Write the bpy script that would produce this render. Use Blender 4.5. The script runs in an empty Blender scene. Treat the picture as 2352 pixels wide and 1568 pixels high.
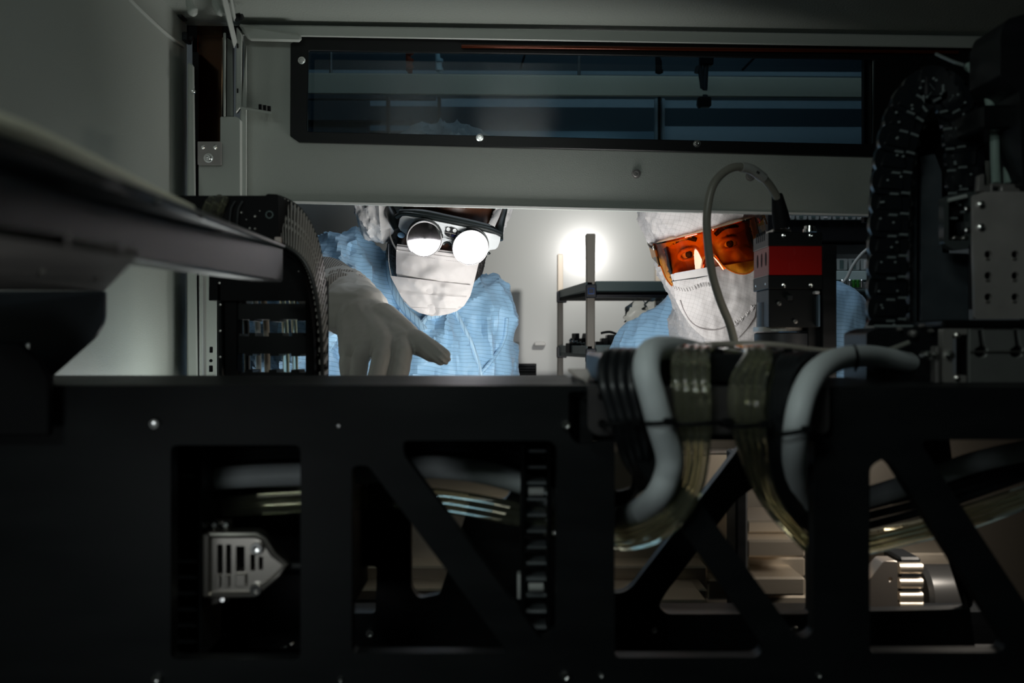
import bpy, bmesh, math, random
from mathutils import Vector, Matrix, Euler, noise
from mathutils.geometry import tessellate_polygon
from mathutils.bvhtree import BVHTree
random.seed(4)
S = bpy.context.scene
COL = S.collection
F = 2352 * 35 / 36.0          # focal length in pixels of the 2352 px frame
H = 1.30                      # camera height above the clean-room floor
R = math.radians

# ------------------------------------------------------------------ camera, world, lights, exposure
cam = bpy.data.cameras.new('camera'); cam.lens = 35; cam.sensor_width = 36
cam.clip_start = 0.02; cam.clip_end = 60
cam.dof.use_dof = True; cam.dof.focus_distance = 1.42; cam.dof.aperture_fstop = 7.5
co = bpy.data.objects.new('camera', cam); COL.objects.link(co)
co.location = (0, 0, H); co.rotation_euler = (R(90), 0, 0); S.camera = co
S.view_settings.view_transform = 'Standard'; S.view_settings.look = 'None'
S.view_settings.exposure = 0.0; S.view_settings.gamma = 1.0; S.view_settings.use_curve_mapping = False
w = bpy.data.worlds.new('world'); S.world = w; w.use_nodes = True
w.node_tree.nodes['Background'].inputs[0].default_value = (0.30, 0.42, 0.50, 1)
w.node_tree.nodes['Background'].inputs[1].default_value = 0.015

def lamp(name, kind, loc, target, power, color, size=0.1, size_y=None, spot=None, blend=0.5):
    l = bpy.data.lights.new(name, kind); l.energy = power; l.color = color
    if kind == 'AREA':
        l.size = size
        if size_y: l.shape = 'RECTANGLE'; l.size_y = size_y
        else: l.shape = 'DISK'
    else:
        l.shadow_soft_size = size
    if spot: l.spot_size = R(spot); l.spot_blend = blend
    o = bpy.data.objects.new(name, l); COL.objects.link(o); o.location = loc
    d = Vector(target) - Vector(loc); o.rotation_euler = d.to_track_quat('-Z', 'Y').to_euler()
    return o
# small clean-room lamp in front of the back wall, hidden above the opening; its glare shows on the glossy wall
lamp('room_lamp', 'SPOT', (0.258, 2.30, H + 0.320), (0.16, 2.95, H + 0.24), 17, (1.0, 0.97, 0.93), 0.010, spot=96, blend=1.0)
# unseen area light added for the lit stage's bounce on people and lenses
FILL_POS = Vector((0.08, 1.20, H - 0.085))
lamp('stage_bounce_fill', 'AREA', FILL_POS, (-0.04, 1.50, H + 0.10), 2.35, (1.0, 0.985, 0.96), 0.25).data.spread = R(160)
# unseen fill light added at the left to brighten the cabinet wall
lamp('wall_fill_left', 'AREA', (-0.285, 1.08, H - 0.09), (-0.392, 0.92, H + 0.05), 0.22, (0.95, 1.0, 0.97), 0.07)
# ceiling fluorescents of the clean room (dim, bluish)
lamp('room_tubes', 'AREA', (0.2, 1.72, 2.62), (0.2, 2.3, H + .4), 5.5, (0.78, 0.90, 1.0), 1.6, 0.4)
# cabinet lamp under the roof, plus fill lights added behind the viewpoint and low
lamp('cabinet_fill', 'AREA', (-0.26, -0.20, H + 0.27), (0.05, 1.0, H - 0.08), 0.58, (0.88, 1.0, 0.96), 0.16, 0.08)  # unseen fill light added behind the viewpoint
lamp('roof_lamp', 'AREA', (0.0, 0.30, H + 0.33), (0.0, 1.2, H + 0.20), 0.29, (0.92, 1.0, 0.95), 0.14, 0.05)
lamp('low_fill', 'AREA', (-0.27, 0.20, H - 0.14), (-0.02, 0.72, H - 0.08), 0.10, (0.92, 0.98, 1.0), 0.10)  # unseen fill, added to brighten the hoses and connector in the openings
# unseen light added to brighten the cast machine base under the gantry
lamp('base_fill', 'AREA', (0.42, 0.86, H - 0.10), (0.20, 1.05, H - 0.36), 0.6, (1.0, 0.90, 0.78), 0.12, 0.05)

# ------------------------------------------------------------------ helpers
def P(px, py, z): return Vector(((px - 1176) / F * z, z, H + (784 - py) / F * z))
def XZ(pts, z): return [((x - 1176) / F * z, H + (784 - y) / F * z) for x, y in pts]
def px(n, z): return n * z / F

def wmat(o):
    if o is None: return Matrix()
    b = Matrix.LocRotScale(o.location, o.rotation_euler, o.scale)
    return wmat(o.parent) @ o.matrix_parent_inverse @ b if o.parent else b
def setpar(o, p):
    o.parent = p; o.matrix_parent_inverse = wmat(p).inverted()
def props(o, label=None, cat=None, group=None, kind=None):
    for k, v in (('label', label), ('category', cat), ('group', group), ('kind', kind)):
        if v: o[k] = v
    return o
def thing(name, loc, label, cat, group=None):
    o = bpy.data.objects.new(name, None); COL.objects.link(o); o.location = loc
    o.empty_display_size = 0.03
    return props(o, label, cat, group)

class B:
    """collects shapes into one mesh"""
    def __init__(s): s.bm = bmesh.new()
    def _bev(s, geom_faces, bev, seg=1, ang=30):
        if bev <= 0: return
        es = set()
        for f in geom_faces:
            for e in f.edges: es.add(e)
        es = [e for e in es if len(e.link_faces) == 2 and e.calc_face_angle(0) > R(ang)]
        bmesh.ops.bevel(s.bm, geom=es, offset=bev, segments=seg, affect='EDGES', clamp_overlap=True)
    def box(s, c, size, rot=None, bev=0.0, seg=1):
        m = Matrix.Translation(Vector(c)) @ (rot.to_matrix().to_4x4() if isinstance(rot, Euler) else (rot or Matrix())) @ Matrix.Diagonal((*size, 1))
        r = bmesh.ops.create_cube(s.bm, size=1, matrix=m)
        fs = set(f for v in r['verts'] for f in v.link_faces)
        s._bev(fs, bev, seg); return s
    def pbox(s, x0, y0, x1, y1, z0, z1, bev=0.0):
        """box whose front face fills the given pixel rectangle at depth z0"""
        a = P(x0, y0, z0); b = P(x1, y1, z0)
        return s.box(((a.x + b.x) / 2, (z0 + z1) / 2, (a.z + b.z) / 2), (abs(b.x - a.x), z1 - z0, abs(a.z - b.z)), bev=bev)
    def hexa(s, front, back, bev=0.0):
        vs = [s.bm.verts.new(p) for p in list(front) + list(back)]
        n = len(front); fs = []
        fs.append(s.bm.faces.new(vs[:n])); fs.append(s.bm.faces.new(vs[n:][::-1]))
        for i in range(n):
            j = (i + 1) % n; fs.append(s.bm.faces.new((vs[i], vs[n + i], vs[n + j], vs[j])))
        bmesh.ops.recalc_face_normals(s.bm, faces=fs); s._bev(fs, bev); return s
    def prism(s, M, outer, holes=(), thick=0.01, bev=0.0):
        """2D polygon with holes, in the XY of M, extruded along +Z of M"""
        loops = [list(outer)] + [list(h) for h in holes]
        flat = [p for l in loops for p in l]
        tris = tessellate_polygon([[Vector((p[0], p[1], 0)) for p in l] for l in loops])
        a = [s.bm.verts.new(M @ Vector((p[0], p[1], 0))) for p in flat]
        b = [s.bm.verts.new(M @ Vector((p[0], p[1], thick))) for p in flat]
        fs = []
        for t in tris:
            try:
                fs.append(s.bm.faces.new([a[i] for i in t])); fs.append(s.bm.faces.new([b[i] for i in reversed(t)]))
            except ValueError: pass
        o = 0
        for l in loops:
            n = len(l)
            for i in range(n):
                j = (i + 1) % n
                fs.append(s.bm.faces.new((a[o + i], a[o + j], b[o + j], b[o + i])))
            o += n
        bmesh.ops.recalc_face_normals(s.bm, faces=fs); s._bev(fs, bev, 1, 50); return s
    def plate(s, outer, holes=(), z=1.0, thick=0.01, bev=0.0):
        """plate facing the camera axis: pixel outline at depth z, extruded away"""
        M = Matrix(((1, 0, 0, 0), (0, 0, 1, z), (0, 1, 0, 0), (0, 0, 0, 1)))
        return s.prism(M, XZ(outer, z), [XZ(h, z) for h in holes], thick, bev)
    def tube(s, pts, r, seg=10, smooth=4, caps=True, flat=None):
        pts = [Vector(p) for p in pts]; n0 = len(pts)
        rs = list(r) if isinstance(r, (list, tuple)) else [r] * n0
        if smooth > 1 and n0 > 2:
            q = []; qr = []
            for i in range(n0 - 1):
                p0 = pts[max(i - 1, 0)]; p1 = pts[i]; p2 = pts[i + 1]; p3 = pts[min(i + 2, n0 - 1)]
                for k in range(smooth):
                    t = k / smooth
                    q.append(0.5 * ((2 * p1) + (p2 - p0) * t + (2 * p0 - 5 * p1 + 4 * p2 - p3) * t * t + (3 * p1 - p0 - 3 * p2 + p3) * t ** 3))
                    qr.append(rs[i] * (1 - t) + rs[i + 1] * t)
            q.append(pts[-1]); qr.append(rs[-1]); pts, rs = q, qr
        n = len(pts); t = (pts[1] - pts[0]).normalized()
        u = t.orthogonal().normalized() if flat is None else (Vector(flat) - t * t.dot(Vector(flat))).normalized()
        rings = []
        for i in range(n):
            t2 = (pts[min(i + 1, n - 1)] - pts[max(i - 1, 0)]).normalized()
            u = (u - t2 * u.dot(t2)).normalized(); v = t2.cross(u)
            rings.append([s.bm.verts.new(pts[i] + (u * math.cos(a) + v * math.sin(a)) * rs[i]) for a in [2 * math.pi * k / seg for k in range(seg)]])
        for i in range(n - 1):
            for k in range(seg):
                s.bm.faces.new((rings[i][k], rings[i][(k + 1) % seg], rings[i + 1][(k + 1) % seg], rings[i + 1][k]))
        if caps: s.bm.faces.new(rings[0][::-1]); s.bm.faces.new(rings[-1])
        return s
    def lathe(s, c, axis, prof, seg=16, caps=True):
        c = Vector(c); ax = Vector(axis).normalized(); u = ax.orthogonal().normalized(); v = ax.cross(u)
        rings = [[s.bm.verts.new(c + ax * h + (u * math.cos(a) + v * math.sin(a)) * r) for a in [2 * math.pi * k / seg for k in range(seg)]] for r, h in prof]
        for i in range(len(rings) - 1):
            for k in range(seg):
                s.bm.faces.new((rings[i][k], rings[i][(k + 1) % seg], rings[i + 1][(k + 1) % seg], rings[i + 1][k]))
        if caps:
            s.bm.faces.new(rings[0][::-1]); s.bm.faces.new(rings[-1])
        return s
    def ell(s, c, r, rot=None, sub=3):
        m = Matrix.Translation(Vector(c)) @ (rot or Matrix()) @ Matrix.Diagonal((*r, 1))
        bmesh.ops.create_icosphere(s.bm, subdivisions=sub, radius=1, matrix=m); return s
    def cap(s, p0, r0, p1, r1, seg=14):
        p0 = Vector(p0); p1 = Vector(p1); n = 6
        d = (p1 - p0); L = max(d.length, 1e-6); prof = []
        for k in range(n + 1):
            a = -math.pi / 2 + k / n * math.pi / 2; prof.append((max(r0 * math.cos(a), 1e-5), r0 * math.sin(a)))
        for k in range(n + 1):
            a = k / n * math.pi / 2; prof.append((max(r1 * math.cos(a), 1e-5), L + r1 * math.sin(a)))
        return s.lathe(p0, d, prof, seg)
    def me(s, name):
        m = bpy.data.meshes.new(name); s.bm.normal_update(); s.bm.to_mesh(m); s.bm.free(); return m
    def done(s, name, mat, parent=None, label=None, cat=None, group=None, kind=None, smooth=True, ang=35):
        return obj(name, s.me(name), mat, parent, label, cat, group, kind, smooth, ang)

def obj(name, me, mat, parent=None, label=None, cat=None, group=None, kind=None, smooth=True, ang=35):
    if mat and not me.materials: me.materials.append(mat)
    if smooth:
        me.shade_smooth()
        me.set_sharp_from_angle(angle=R(ang))
    o = bpy.data.objects.new(name, me); COL.objects.link(o)
    if parent: setpar(o, parent)
    return props(o, label, cat, group, kind)

def fillet(poly, r, n=4):
    out = []; N = len(poly)
    for i in range(N):
        p = Vector(poly[i][:2]); a = Vector(poly[i - 1][:2]); b = Vector(poly[(i + 1) % N][:2])
        rr = poly[i][2] if len(poly[i]) > 2 else r
        da = (a - p); db = (b - p); d = min(rr, da.length * .45, db.length * .45)
        if d < 1e-9: out.append(tuple(p)); continue
        p0 = p + da.normalized() * d; p1 = p + db.normalized() * d
        for k in range(n + 1):
            t = k / n; q = p0 * (1 - t) ** 2 + p * 2 * t * (1 - t) + p1 * t * t; out.append((q.x, q.y))
    return out

def grid(name, fn, nu, nv, mat, parent=None, thick=0.0, **kw):
    """surface fn(u,v)->Vector, u,v in 0..1"""
    bm = bmesh.new()
    vs = [[bm.verts.new(fn(i / nu, j / nv)) for i in range(nu + 1)] for j in range(nv + 1)]
    for j in range(nv):
        for i in range(nu): bm.faces.new((vs[j][i], vs[j + 1][i], vs[j + 1][i + 1], vs[j][i + 1]))
    if thick:
        bm.normal_update(); bmesh.ops.solidify(bm, geom=bm.faces[:], thickness=thick)
    bmesh.ops.remove_doubles(bm, verts=bm.verts[:], dist=1e-6)
    m = bpy.data.meshes.new(name); bm.to_mesh(m); bm.free()
    return obj(name, m, mat, parent, **kw)

def lerp_poly(pts, t):
    n = len(pts) - 1; f = min(max(t, 0), 0.99999) * n; i = int(f); f -= i
    return tuple(a * (1 - f) + b * f for a, b in zip(pts[i], pts[i + 1]))
def cr_poly(pts, t):
    n = len(pts) - 1; f = min(max(t, 0), 0.99999) * n; i = int(f); f -= i
    g = lambda k: pts[min(max(k, 0), n)]
    return tuple(.5 * (2 * b + (c - a) * f + (2 * a - 5 * b + 4 * c - d) * f * f + (3 * b - a - 3 * c + d) * f ** 3) for a, b, c, d in zip(g(i - 1), g(i), g(i + 1), g(i + 2)))

def blob(builder, voxel, smooth=4, disp=None):
    """fuse overlapping closed shapes into one continuous surface"""
    me0 = builder.me('tmp'); o = bpy.data.objects.new('tmp', me0); COL.objects.link(o)
    r = o.modifiers.new('r', 'REMESH'); r.mode = 'VOXEL'; r.voxel_size = voxel
    s_ = o.modifiers.new('s', 'SMOOTH'); s_.factor = 0.5; s_.iterations = smooth
    dg = bpy.context.evaluated_depsgraph_get()
    me = bpy.data.meshes.new_from_object(o.evaluated_get(dg))
    bpy.data.objects.remove(o); bpy.data.meshes.remove(me0)
    if disp:
        nn = [v.normal.copy() for v in me.vertices]
        for v, n in zip(me.vertices, nn): v.co += n * disp(v.co)
    return me

# ------------------------------------------------------------------ materials
def mat(name, col, rough=0.5, metal=0.0, bump=None, var=None, spec=0.5, coat=0.0, sheen=0.0, trans=0.0, sss=0.0, emit=None, alpha=None, ior=None, aniso=None):
    m = bpy.data.materials.new(name); m.use_nodes = True; nt = m.node_tree; N = nt.nodes; L = nt.links
    b = N['Principled BSDF']; I = b.inputs
    I['Base Color'].default_value = (*col, 1); I['Roughness'].default_value = rough; I['Metallic'].default_value = metal
    I['Specular IOR Level'].default_value = spec; I['Coat Weight'].default_value = coat; I['Sheen Weight'].default_value = sheen
    I['Transmission Weight'].default_value = trans
    if ior: I['IOR'].default_value = ior
    if sss: I['Subsurface Weight'].default_value = sss; I['Subsurface Scale'].default_value = 0.01
    if emit: I['Emission Color'].default_value = (*emit[0], 1); I['Emission Strength'].default_value = emit[1]
    tc = N.new('ShaderNodeTexCoord')
    def ntex(scale, detail=4, mapscale=None):
        t = N.new('ShaderNodeTexNoise'); t.inputs['Scale'].default_value = scale; t.inputs['Detail'].default_value = detail
        if mapscale:
            mp = N.new('ShaderNodeMapping'); mp.inputs['Scale'].default_value = mapscale
            L.new(tc.outputs['Object'], mp.inputs['Vector']); L.new(mp.outputs[0], t.inputs['Vector'])
        else: L.new(tc.outputs['Object'], t.inputs['Vector'])
        return t
    if var:   # (scale, darker colour, amount[, mapscale])
        t = ntex(var[0], 5, var[3] if len(var) > 3 else None); mx = N.new('ShaderNodeMix'); mx.data_type = 'RGBA'
        rp = N.new('ShaderNodeMapRange'); rp.inputs['From Min'].default_value = 0.35; rp.inputs['From Max'].default_value = 0.7
        rp.inputs['To Max'].default_value = var[2]
        L.new(t.outputs['Fac'], rp.inputs['Value']); L.new(rp.outputs[0], mx.inputs['Factor'])
        mx.inputs['A'].default_value = (*col, 1); mx.inputs['B'].default_value = (*var[1], 1)
        L.new(mx.outputs['Result'], I['Base Color'])
        rr = N.new('ShaderNodeMapRange'); rr.inputs['To Min'].default_value = rough * .85; rr.inputs['To Max'].default_value = min(1, rough * 1.2)
        L.new(t.outputs['Fac'], rr.inputs['Value']); L.new(rr.outputs[0], I['Roughness'])
    if bump:  # (scale, strength, distance[, mapscale])
        t = ntex(bump[0], 3, bump[3] if len(bump) > 3 else None); bp = N.new('ShaderNodeBump')
        bp.inputs['Strength'].default_value = bump[1]; bp.inputs['Distance'].default_value = bump[2]
        L.new(t.outputs['Fac'], bp.inputs['Height']); L.new(bp.outputs[0], I['Normal'])
    return m
def lines(m, axis, spacing, width, col, warp=0.004, mix=0.8, second=None):
    """thin woven conductive threads across a cloth: dark lines every <spacing> m along the direction <axis>"""
    nt = m.node_tree; N = nt.nodes; L = nt.links; b = N['Principled BSDF']
    tc = N.new('ShaderNodeTexCoord'); nz = N.new('ShaderNodeTexNoise'); nz.inputs['Scale'].default_value = 14
    L.new(tc.outputs['Object'], nz.inputs['Vector'])
    src = b.inputs['Base Color'].links[0].from_socket if b.inputs['Base Color'].links else None
    base = tuple(b.inputs['Base Color'].default_value)
    for ax in [axis] + ([second] if second else []):
        dp = N.new('ShaderNodeVectorMath'); dp.operation = 'DOT_PRODUCT'; dp.inputs[1].default_value = ax
        L.new(tc.outputs['Object'], dp.inputs[0])
        ad = N.new('ShaderNodeMath'); ad.operation = 'MULTIPLY_ADD'; ad.inputs[1].default_value = warp * 6
        L.new(nz.outputs['Fac'], ad.inputs[0]); L.new(dp.outputs['Value'], ad.inputs[2])
        dv = N.new('ShaderNodeMath'); dv.operation = 'DIVIDE'; dv.inputs[1].default_value = spacing; L.new(ad.outputs[0], dv.inputs[0])
        fr = N.new('ShaderNodeMath'); fr.operation = 'FRACT'; L.new(dv.outputs[0], fr.inputs[0])
        lt = N.new('ShaderNodeMath'); lt.operation = 'LESS_THAN'; lt.inputs[1].default_value = width / spacing; L.new(fr.outputs[0], lt.inputs[0])
        ml = N.new('ShaderNodeMath'); ml.operation = 'MULTIPLY'; ml.inputs[1].default_value = mix; L.new(lt.outputs[0], ml.inputs[0])
        mx = N.new('ShaderNodeMix'); mx.data_type = 'RGBA'; L.new(ml.outputs[0], mx.inputs['Factor'])
        if src: L.new(src, mx.inputs['A'])
        else: mx.inputs['A'].default_value = base
        mx.inputs['B'].default_value = (*col, 1); src = mx.outputs['Result']
    L.new(src, b.inputs['Base Color']); return m
def tinted(name, col, gloss=0.12, rough=0.03, gcol=(1, 1, 1)):
    """clear coloured plastic or glass sheet: tinted see-through plus a Fresnel reflection"""
    m = bpy.data.materials.new(name); m.use_nodes = True; nt = m.node_tree; N = nt.nodes; L = nt.links; N.clear()
    o = N.new('ShaderNodeOutputMaterial'); t = N.new('ShaderNodeBsdfTransparent'); t.inputs[0].default_value = (*col, 1)
    g = N.new('ShaderNodeBsdfGlossy'); g.inputs['Roughness'].default_value = rough; g.inputs[0].default_value = (*gcol, 1)
    lw = N.new('ShaderNodeFresnel'); lw.inputs['IOR'].default_value = 1.5
    ma = N.new('ShaderNodeMath'); ma.operation = 'MULTIPLY_ADD'; ma.inputs[1].default_value = 1.0; ma.inputs[2].default_value = gloss; ma.use_clamp = True
    L.new(lw.outputs[0], ma.inputs[0]); mx = N.new('ShaderNodeMixShader'); L.new(ma.outputs[0], mx.inputs[0]); L.new(t.outputs[0], mx.inputs[1]); L.new(g.outputs[0], mx.inputs[2])
    L.new(mx.outputs[0], o.inputs[0]); return m

PAINT = mat('cabinet_powder_coat', (0.36, 0.39, 0.36), 0.42, bump=(900, 0.55, 0.0006), var=(3, (0.31, 0.34, 0.31), 0.6))
ROOFP = mat('roof_orange_peel_paint', (0.30, 0.33, 0.30), 0.30, bump=(420, 0.9, 0.0009))
PAINT_SM = mat('cabinet_paint_smooth', (0.40, 0.43, 0.40), 0.45, bump=(600, 0.15, 0.0003))
BLACK = mat('black_anodised', (0.005, 0.006, 0.007), 0.42, spec=.3, bump=(500, 0.15, 0.0003), var=(18, (0.008, 0.009, 0.011), 0.8, (0.3, 1, 6)))
BLACKM = mat('black_machined', (0.006, 0.0075, 0.0085), 0.46, spec=.2, bump=(60, 0.12, 0.0004, (0.15, 1, 9)), var=(14, (0.010, 0.0115, 0.0125), 0.9, (1, 1, 4)))
BLACKG = mat('black_plastic', (0.005, 0.006, 0.0065), 0.36, spec=.2)
DARK = mat('black_rubber', (0.005, 0.005, 0.006), 0.7, spec=.2)
GREYP = mat('dark_grey_sheet_metal', (0.021, 0.024, 0.027), 0.5, spec=.3, bump=(400, .2, .0004))
STEEL = mat('brushed_steel', (0.62, 0.60, 0.57), 0.30, 1.0, bump=(80, .15, .0003, (1, 1, 12)))
CHROME = mat('bright_screw_steel', (0.85, 0.85, 0.84), 0.16, 1.0)
GALV = mat('galvanised_steel', (0.26, 0.25, 0.24), 0.5, 0.55, bump=(300, .2, .0003), var=(40, (0.17, 0.165, 0.16), 0.9))
CAST = mat('machined_cast_base', (0.52, 0.46, 0.38), 0.34, 0.85, bump=(50, .2, .0004, (1, 1, 10)))
HOSE = mat('grey_corrugated_hose', (0.74, 0.80, 0.82), 0.45)
TUBE = mat('clear_yellowish_tube', (0.92, 0.93, 0.74), 0.05, trans=0.95, ior=1.3)
CBLK = mat('black_cable_jacket', (0.012, 0.014, 0.016), 0.33)
CBEI = mat('beige_cable_jacket', (0.46, 0.42, 0.36), 0.5)
CGRY = mat('grey_cable_jacket', (0.20, 0.205, 0.18), 0.42)
WALLW = mat('white_clean_room_wall', (0.38, 0.39, 0.375), 0.27, spec=0.6, bump=(7, .05, .004))
FLOORM = mat('floor_vinyl', (0.35, 0.37, 0.38), 0.4)
AMBER = tinted('amber_acrylic', (0.60, 0.17, 0.01), 0.02, 0.15, (1, .75, .5))
GOGG = tinted('amber_goggle_lens', (0.93, 0.35, 0.025), 0.03, 0.03, (1, .8, .6))
GLASS = tinted('tinted_window_glass', (0.34, 0.43, 0.47), 0.0, 0.02)

# ------------------------------------------------------------------ the setting: machine cabinet
ZW = 1.20
XL = -0.392
def tilt(x, y):          # the cabinet hangs very slightly out of level with the gantry
    return (x, y + (x - 1176) * 0.0)
# hatch panel above the opening, with its window cut out
win_hole = fillet([(703, 108), (2012, 112), (2012, 335), (703, 326)], 6)
outer = [(560, 60), (2500, 96), (2500, 507), (2000, 496), (600, 463), (560, 462)]
B().plate(outer, [win_hole], ZW, 0.012, 0.0012).done('wall_front', PAINT, kind='structure')
# folded bottom edge of the hatch; its white paints the lamp light on it
B().hexa([P(600, 460, ZW - .004), P(2500, 503, ZW - .004), P(2500, 508, ZW - .004), P(600, 465, ZW - .004)],
         [P(600, 460, ZW + .03), P(2500, 503, ZW + .03), P(2500, 508, ZW + .03), P(600, 465, ZW + .03)]).done('trim_1', mat('hatch_edge_lit', (0.75, 0.75, 0.74), 0.3), kind='structure', label='folded lower edge of the hatch, light painted into its white')
win = thing('window_1', P(1350, 230, ZW), 'long tinted window', None); win['kind'] = 'structure'
fr_o = [(667, 100), (690, 84), (2500, 118), (2500, 372), (686, 326), (666, 312)]
B().plate(fr_o, [fillet([(708, 116), (2009, 136), (2005, 331), (705, 302)], 5)], ZW - 0.006, 0.005, 0.0008).done('window_frame', BLACKG, win)
B().plate([(690, 95), (2040, 100), (2040, 345), (690, 335)], (), ZW + 0.014, 0.004).done('pane', GLASS, win)
def screw(bld, p, r, ax=(0, -1, 0), h=None, sockets=True):
    h = h or r * .9
    bld.lathe(p, ax, [(r, -h * .2), (r, h * .75), (r * .85, h), (r * .52, h), (r * .48, h * .35), (0.0001, h * .3)] if sockets else [(r, -h * .2), (r, h * .5), (r * .6, h * .95), (0.0001, h)], 14, caps=False)
    return bld
for sx, sy in ((693, 139), (1102, 316), (1601, 330)):
    b = B(); p = P(sx, sy, ZW - .006); b.lathe(p, (0, -1, 0), [(.0045, 0), (.0045, .0008), (.001, .0012)], 18); screw(b, p, .0028, h=.0015); b.done('window_screw', CHROME, win)
for sx, sy in ((1461, 399), (1723, 405)):
    b = B(); p = P(sx, sy, ZW); b.lathe(p, (0, -1, 0), [(.0058, 0), (.0058, .001), (.001, .0014)], 18); screw(b, p, .0042, h=.0022); b.lathe(p, (0, -1, 0), [(.0018, .0008), (.0018, .0010), (.0001, .0010)], 6)
    b.done('bolt', GALV, None, 'zinc socket bolt in the grey hatch, ' + ('left of the cable loop' if sx < 1500 else 'behind the top of the cable loop'), 'bolt')

# left side wall of the cabinet
wl = B().box((XL - .006, .45, H - .1), (.012, 1.50, 1.2)).done('wall_left', PAINT, kind='structure')
B().box((0.86, .45, H - .1), (.012, 1.50, 1.2)).done('wall_right', BLACK, kind='structure')
B().box((0.234, -.306, H - .1), (1.27, .012, 1.2)).done('wall_rear', PAINT, kind='structure')
B().hexa([(-.402, -.3, H + .3825), (.87, -.3, H + .3625), (.87, -.3, H + .375), (-.402, -.3, H + .395)],
         [(-.402, 1.205, H + .3825), (.87, 1.205, H + .3625), (.87, 1.205, H + .375), (-.402, 1.205, H + .395)]).done('ceiling', ROOFP, kind='structure', label='textured painted cabinet roof')
B().box((0.234, .45, H - .706), (1.27, 1.50, .012)).done('floor', mat('cabinet_floor', (.03, .03, .03), .5), kind='structure')
# folded lips between roof and hatch
B().hexa([P(555, 56, ZW - .02), P(2420, 86, ZW - .02), P(2420, 114, ZW - .02), P(555, 82, ZW - .02)],
         [P(555, 56, ZW - .001), P(2420, 86, ZW - .001), P(2420, 114, ZW - .001), P(555, 82, ZW - .001)], .0015).done('trim_2', PAINT_SM, kind='structure', label='pale folded lip under the cabinet roof')
B().hexa([P(546, 54, ZW - .03), P(692, 78, ZW - .03), P(694, 97, ZW - .03), P(572, 94, ZW - .03)],
         [P(546, 54, ZW - .008), P(692, 78, ZW - .008), P(690, 97, ZW - .008), P(572, 94, ZW - .008)], .003).done('trim_3', PAINT_SM, kind='structure', label='rolled corner bracket over the left end of the window')
# panel seam and latches on the left wall
def onleft(x_px, y_px, off=0.0):     # point on the left wall seen at this pixel
    z = (XL + off) / ((x_px - 1176) / F); return P(x_px, y_px, z)
B().tube([onleft(296, -4, .001), onleft(330, 30, .001), onleft(385, 80, .001), onleft(420, 106, .001)], .0022, 8).done('trim_4', PAINT_SM, kind='structure', label='raised seam across the left cabinet wall')
for lx, ly in ((413, 34), (424, 88)):
    b = B(); p = onleft(lx, ly, .0); b.box(p + Vector((.003, 0, 0)), (.006, .02, .010), bev=.001); b.lathe(p + Vector((.006, 0, 0)), (1, 0, 0), [(.003, 0), (.003, .004), (.001, .004)], 10)
    b.done('latch', GREYP, None, 'small dark latch on the left cabinet wall, ' + ('uppermost of two' if ly < 50 else 'beside the end of the seam'), 'latch')

# corner post, amber light shield and column left of the opening
post = thing('corner_post', P(447, 860, 1.15), 'grey painted steel post with a rolled edge in the left corner of the cabinet', 'post')
B().hexa([P(431, 142, 1.14), P(446, 150, 1.14), P(455, 880, 1.14), P(430, 880, 1.14)], [P(431, 142, 1.17), P(446, 150, 1.17), P(455, 880, 1.17), P(430, 880, 1.17)], .002).done('post_edge', PAINT_SM, post)
B().hexa([P(442, 120, 1.165), P(456, 120, 1.165), P(456, 880, 1.165), P(442, 880, 1.165)], [P(442, 120, 1.2), P(456, 120, 1.2), P(456, 880, 1.2), P(442, 880, 1.2)]).done('gasket', DARK, post)
b = B(); screw(b, P(444, 210, 1.137), .0028); b.done('screw', CHROME, post)
shield = B().plate([(453, -40), (512, -40), (507, 332), (453, 332)], (), 1.205, .004).done('light_shield', AMBER, None, 'narrow amber acrylic strip in the dark gap beside the left cabinet wall', 'light shield')
B().plate([(440, -60), (535, -60), (530, 470), (445, 470)], (), 1.27, .01).done('trim_5', DARK, kind='structure', label='dark backing behind the amber strip')
# rail added at the window top, its amber standing in for warm lamp streaks
B().tube([P(1060, 106, ZW - .012), P(2200, 120, ZW - .012)], .0022, 12, 1).done('warm_streak_rail', mat('streak_amber', (0.10, 0.02, 0.006), 0.15, 0.5), None, 'added amber rail standing in for warm light streaks along the top edge of the tinted window', 'rail')
col_ = thing('column', P(530, 460, 1.17), 'pale grey folded steel column left of the tinted window', 'column')
B().plate(fillet([(506, 268), (543, 268), (551, 274), (551, 464), (456, 464), (456, 378), (506, 378)], 3), (), 1.16, .03, .001).done('column_face', PAINT_SM, col_)
B().hexa([P(543, 62, 1.165), P(556, 80, 1.165), P(555, 244, 1.165), P(541, 262, 1.165)], [P(546, 62, 1.19), P(560, 80, 1.19), P(558, 244, 1.19), P(546, 262, 1.19)], .001).done('column_flange', PAINT_SM, col_)
B().hexa([P(513, 75, 1.15), P(519, 75, 1.15), P(518, 268, 1.15), P(513, 268, 1.15)], [P(513, 75, 1.2), P(519, 75, 1.2), P(518, 268, 1.2), P(513, 268, 1.2)], .001).done('column_edge', PAINT_SM, col_)
B().hexa([P(521, 86, 1.18), P(534, 95, 1.18), P(536, 268, 1.18), P(520, 268, 1.18)], [P(521, 86, 1.195), P(534, 95, 1.195), P(536, 268, 1.195), P(520, 268, 1.195)], .001).done('column_web', PAINT_SM, col_)
B().hexa([P(551, 268, 1.17), P(567, 100, 1.17), P(567, 464, 1.17), P(551, 464, 1.17)], [P(551, 268, 1.199), P(567, 100, 1.199), P(567, 464, 1.199), P(551, 464, 1.199)], .001).done('column_return', PAINT_SM, col_)
for sy in (105, 208): B().plate([(544, sy - 5), (547, sy - 5), (547, sy + 5), (544, sy + 5)], (), 1.1635, .001).done('slot', DARK, col_)
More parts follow.
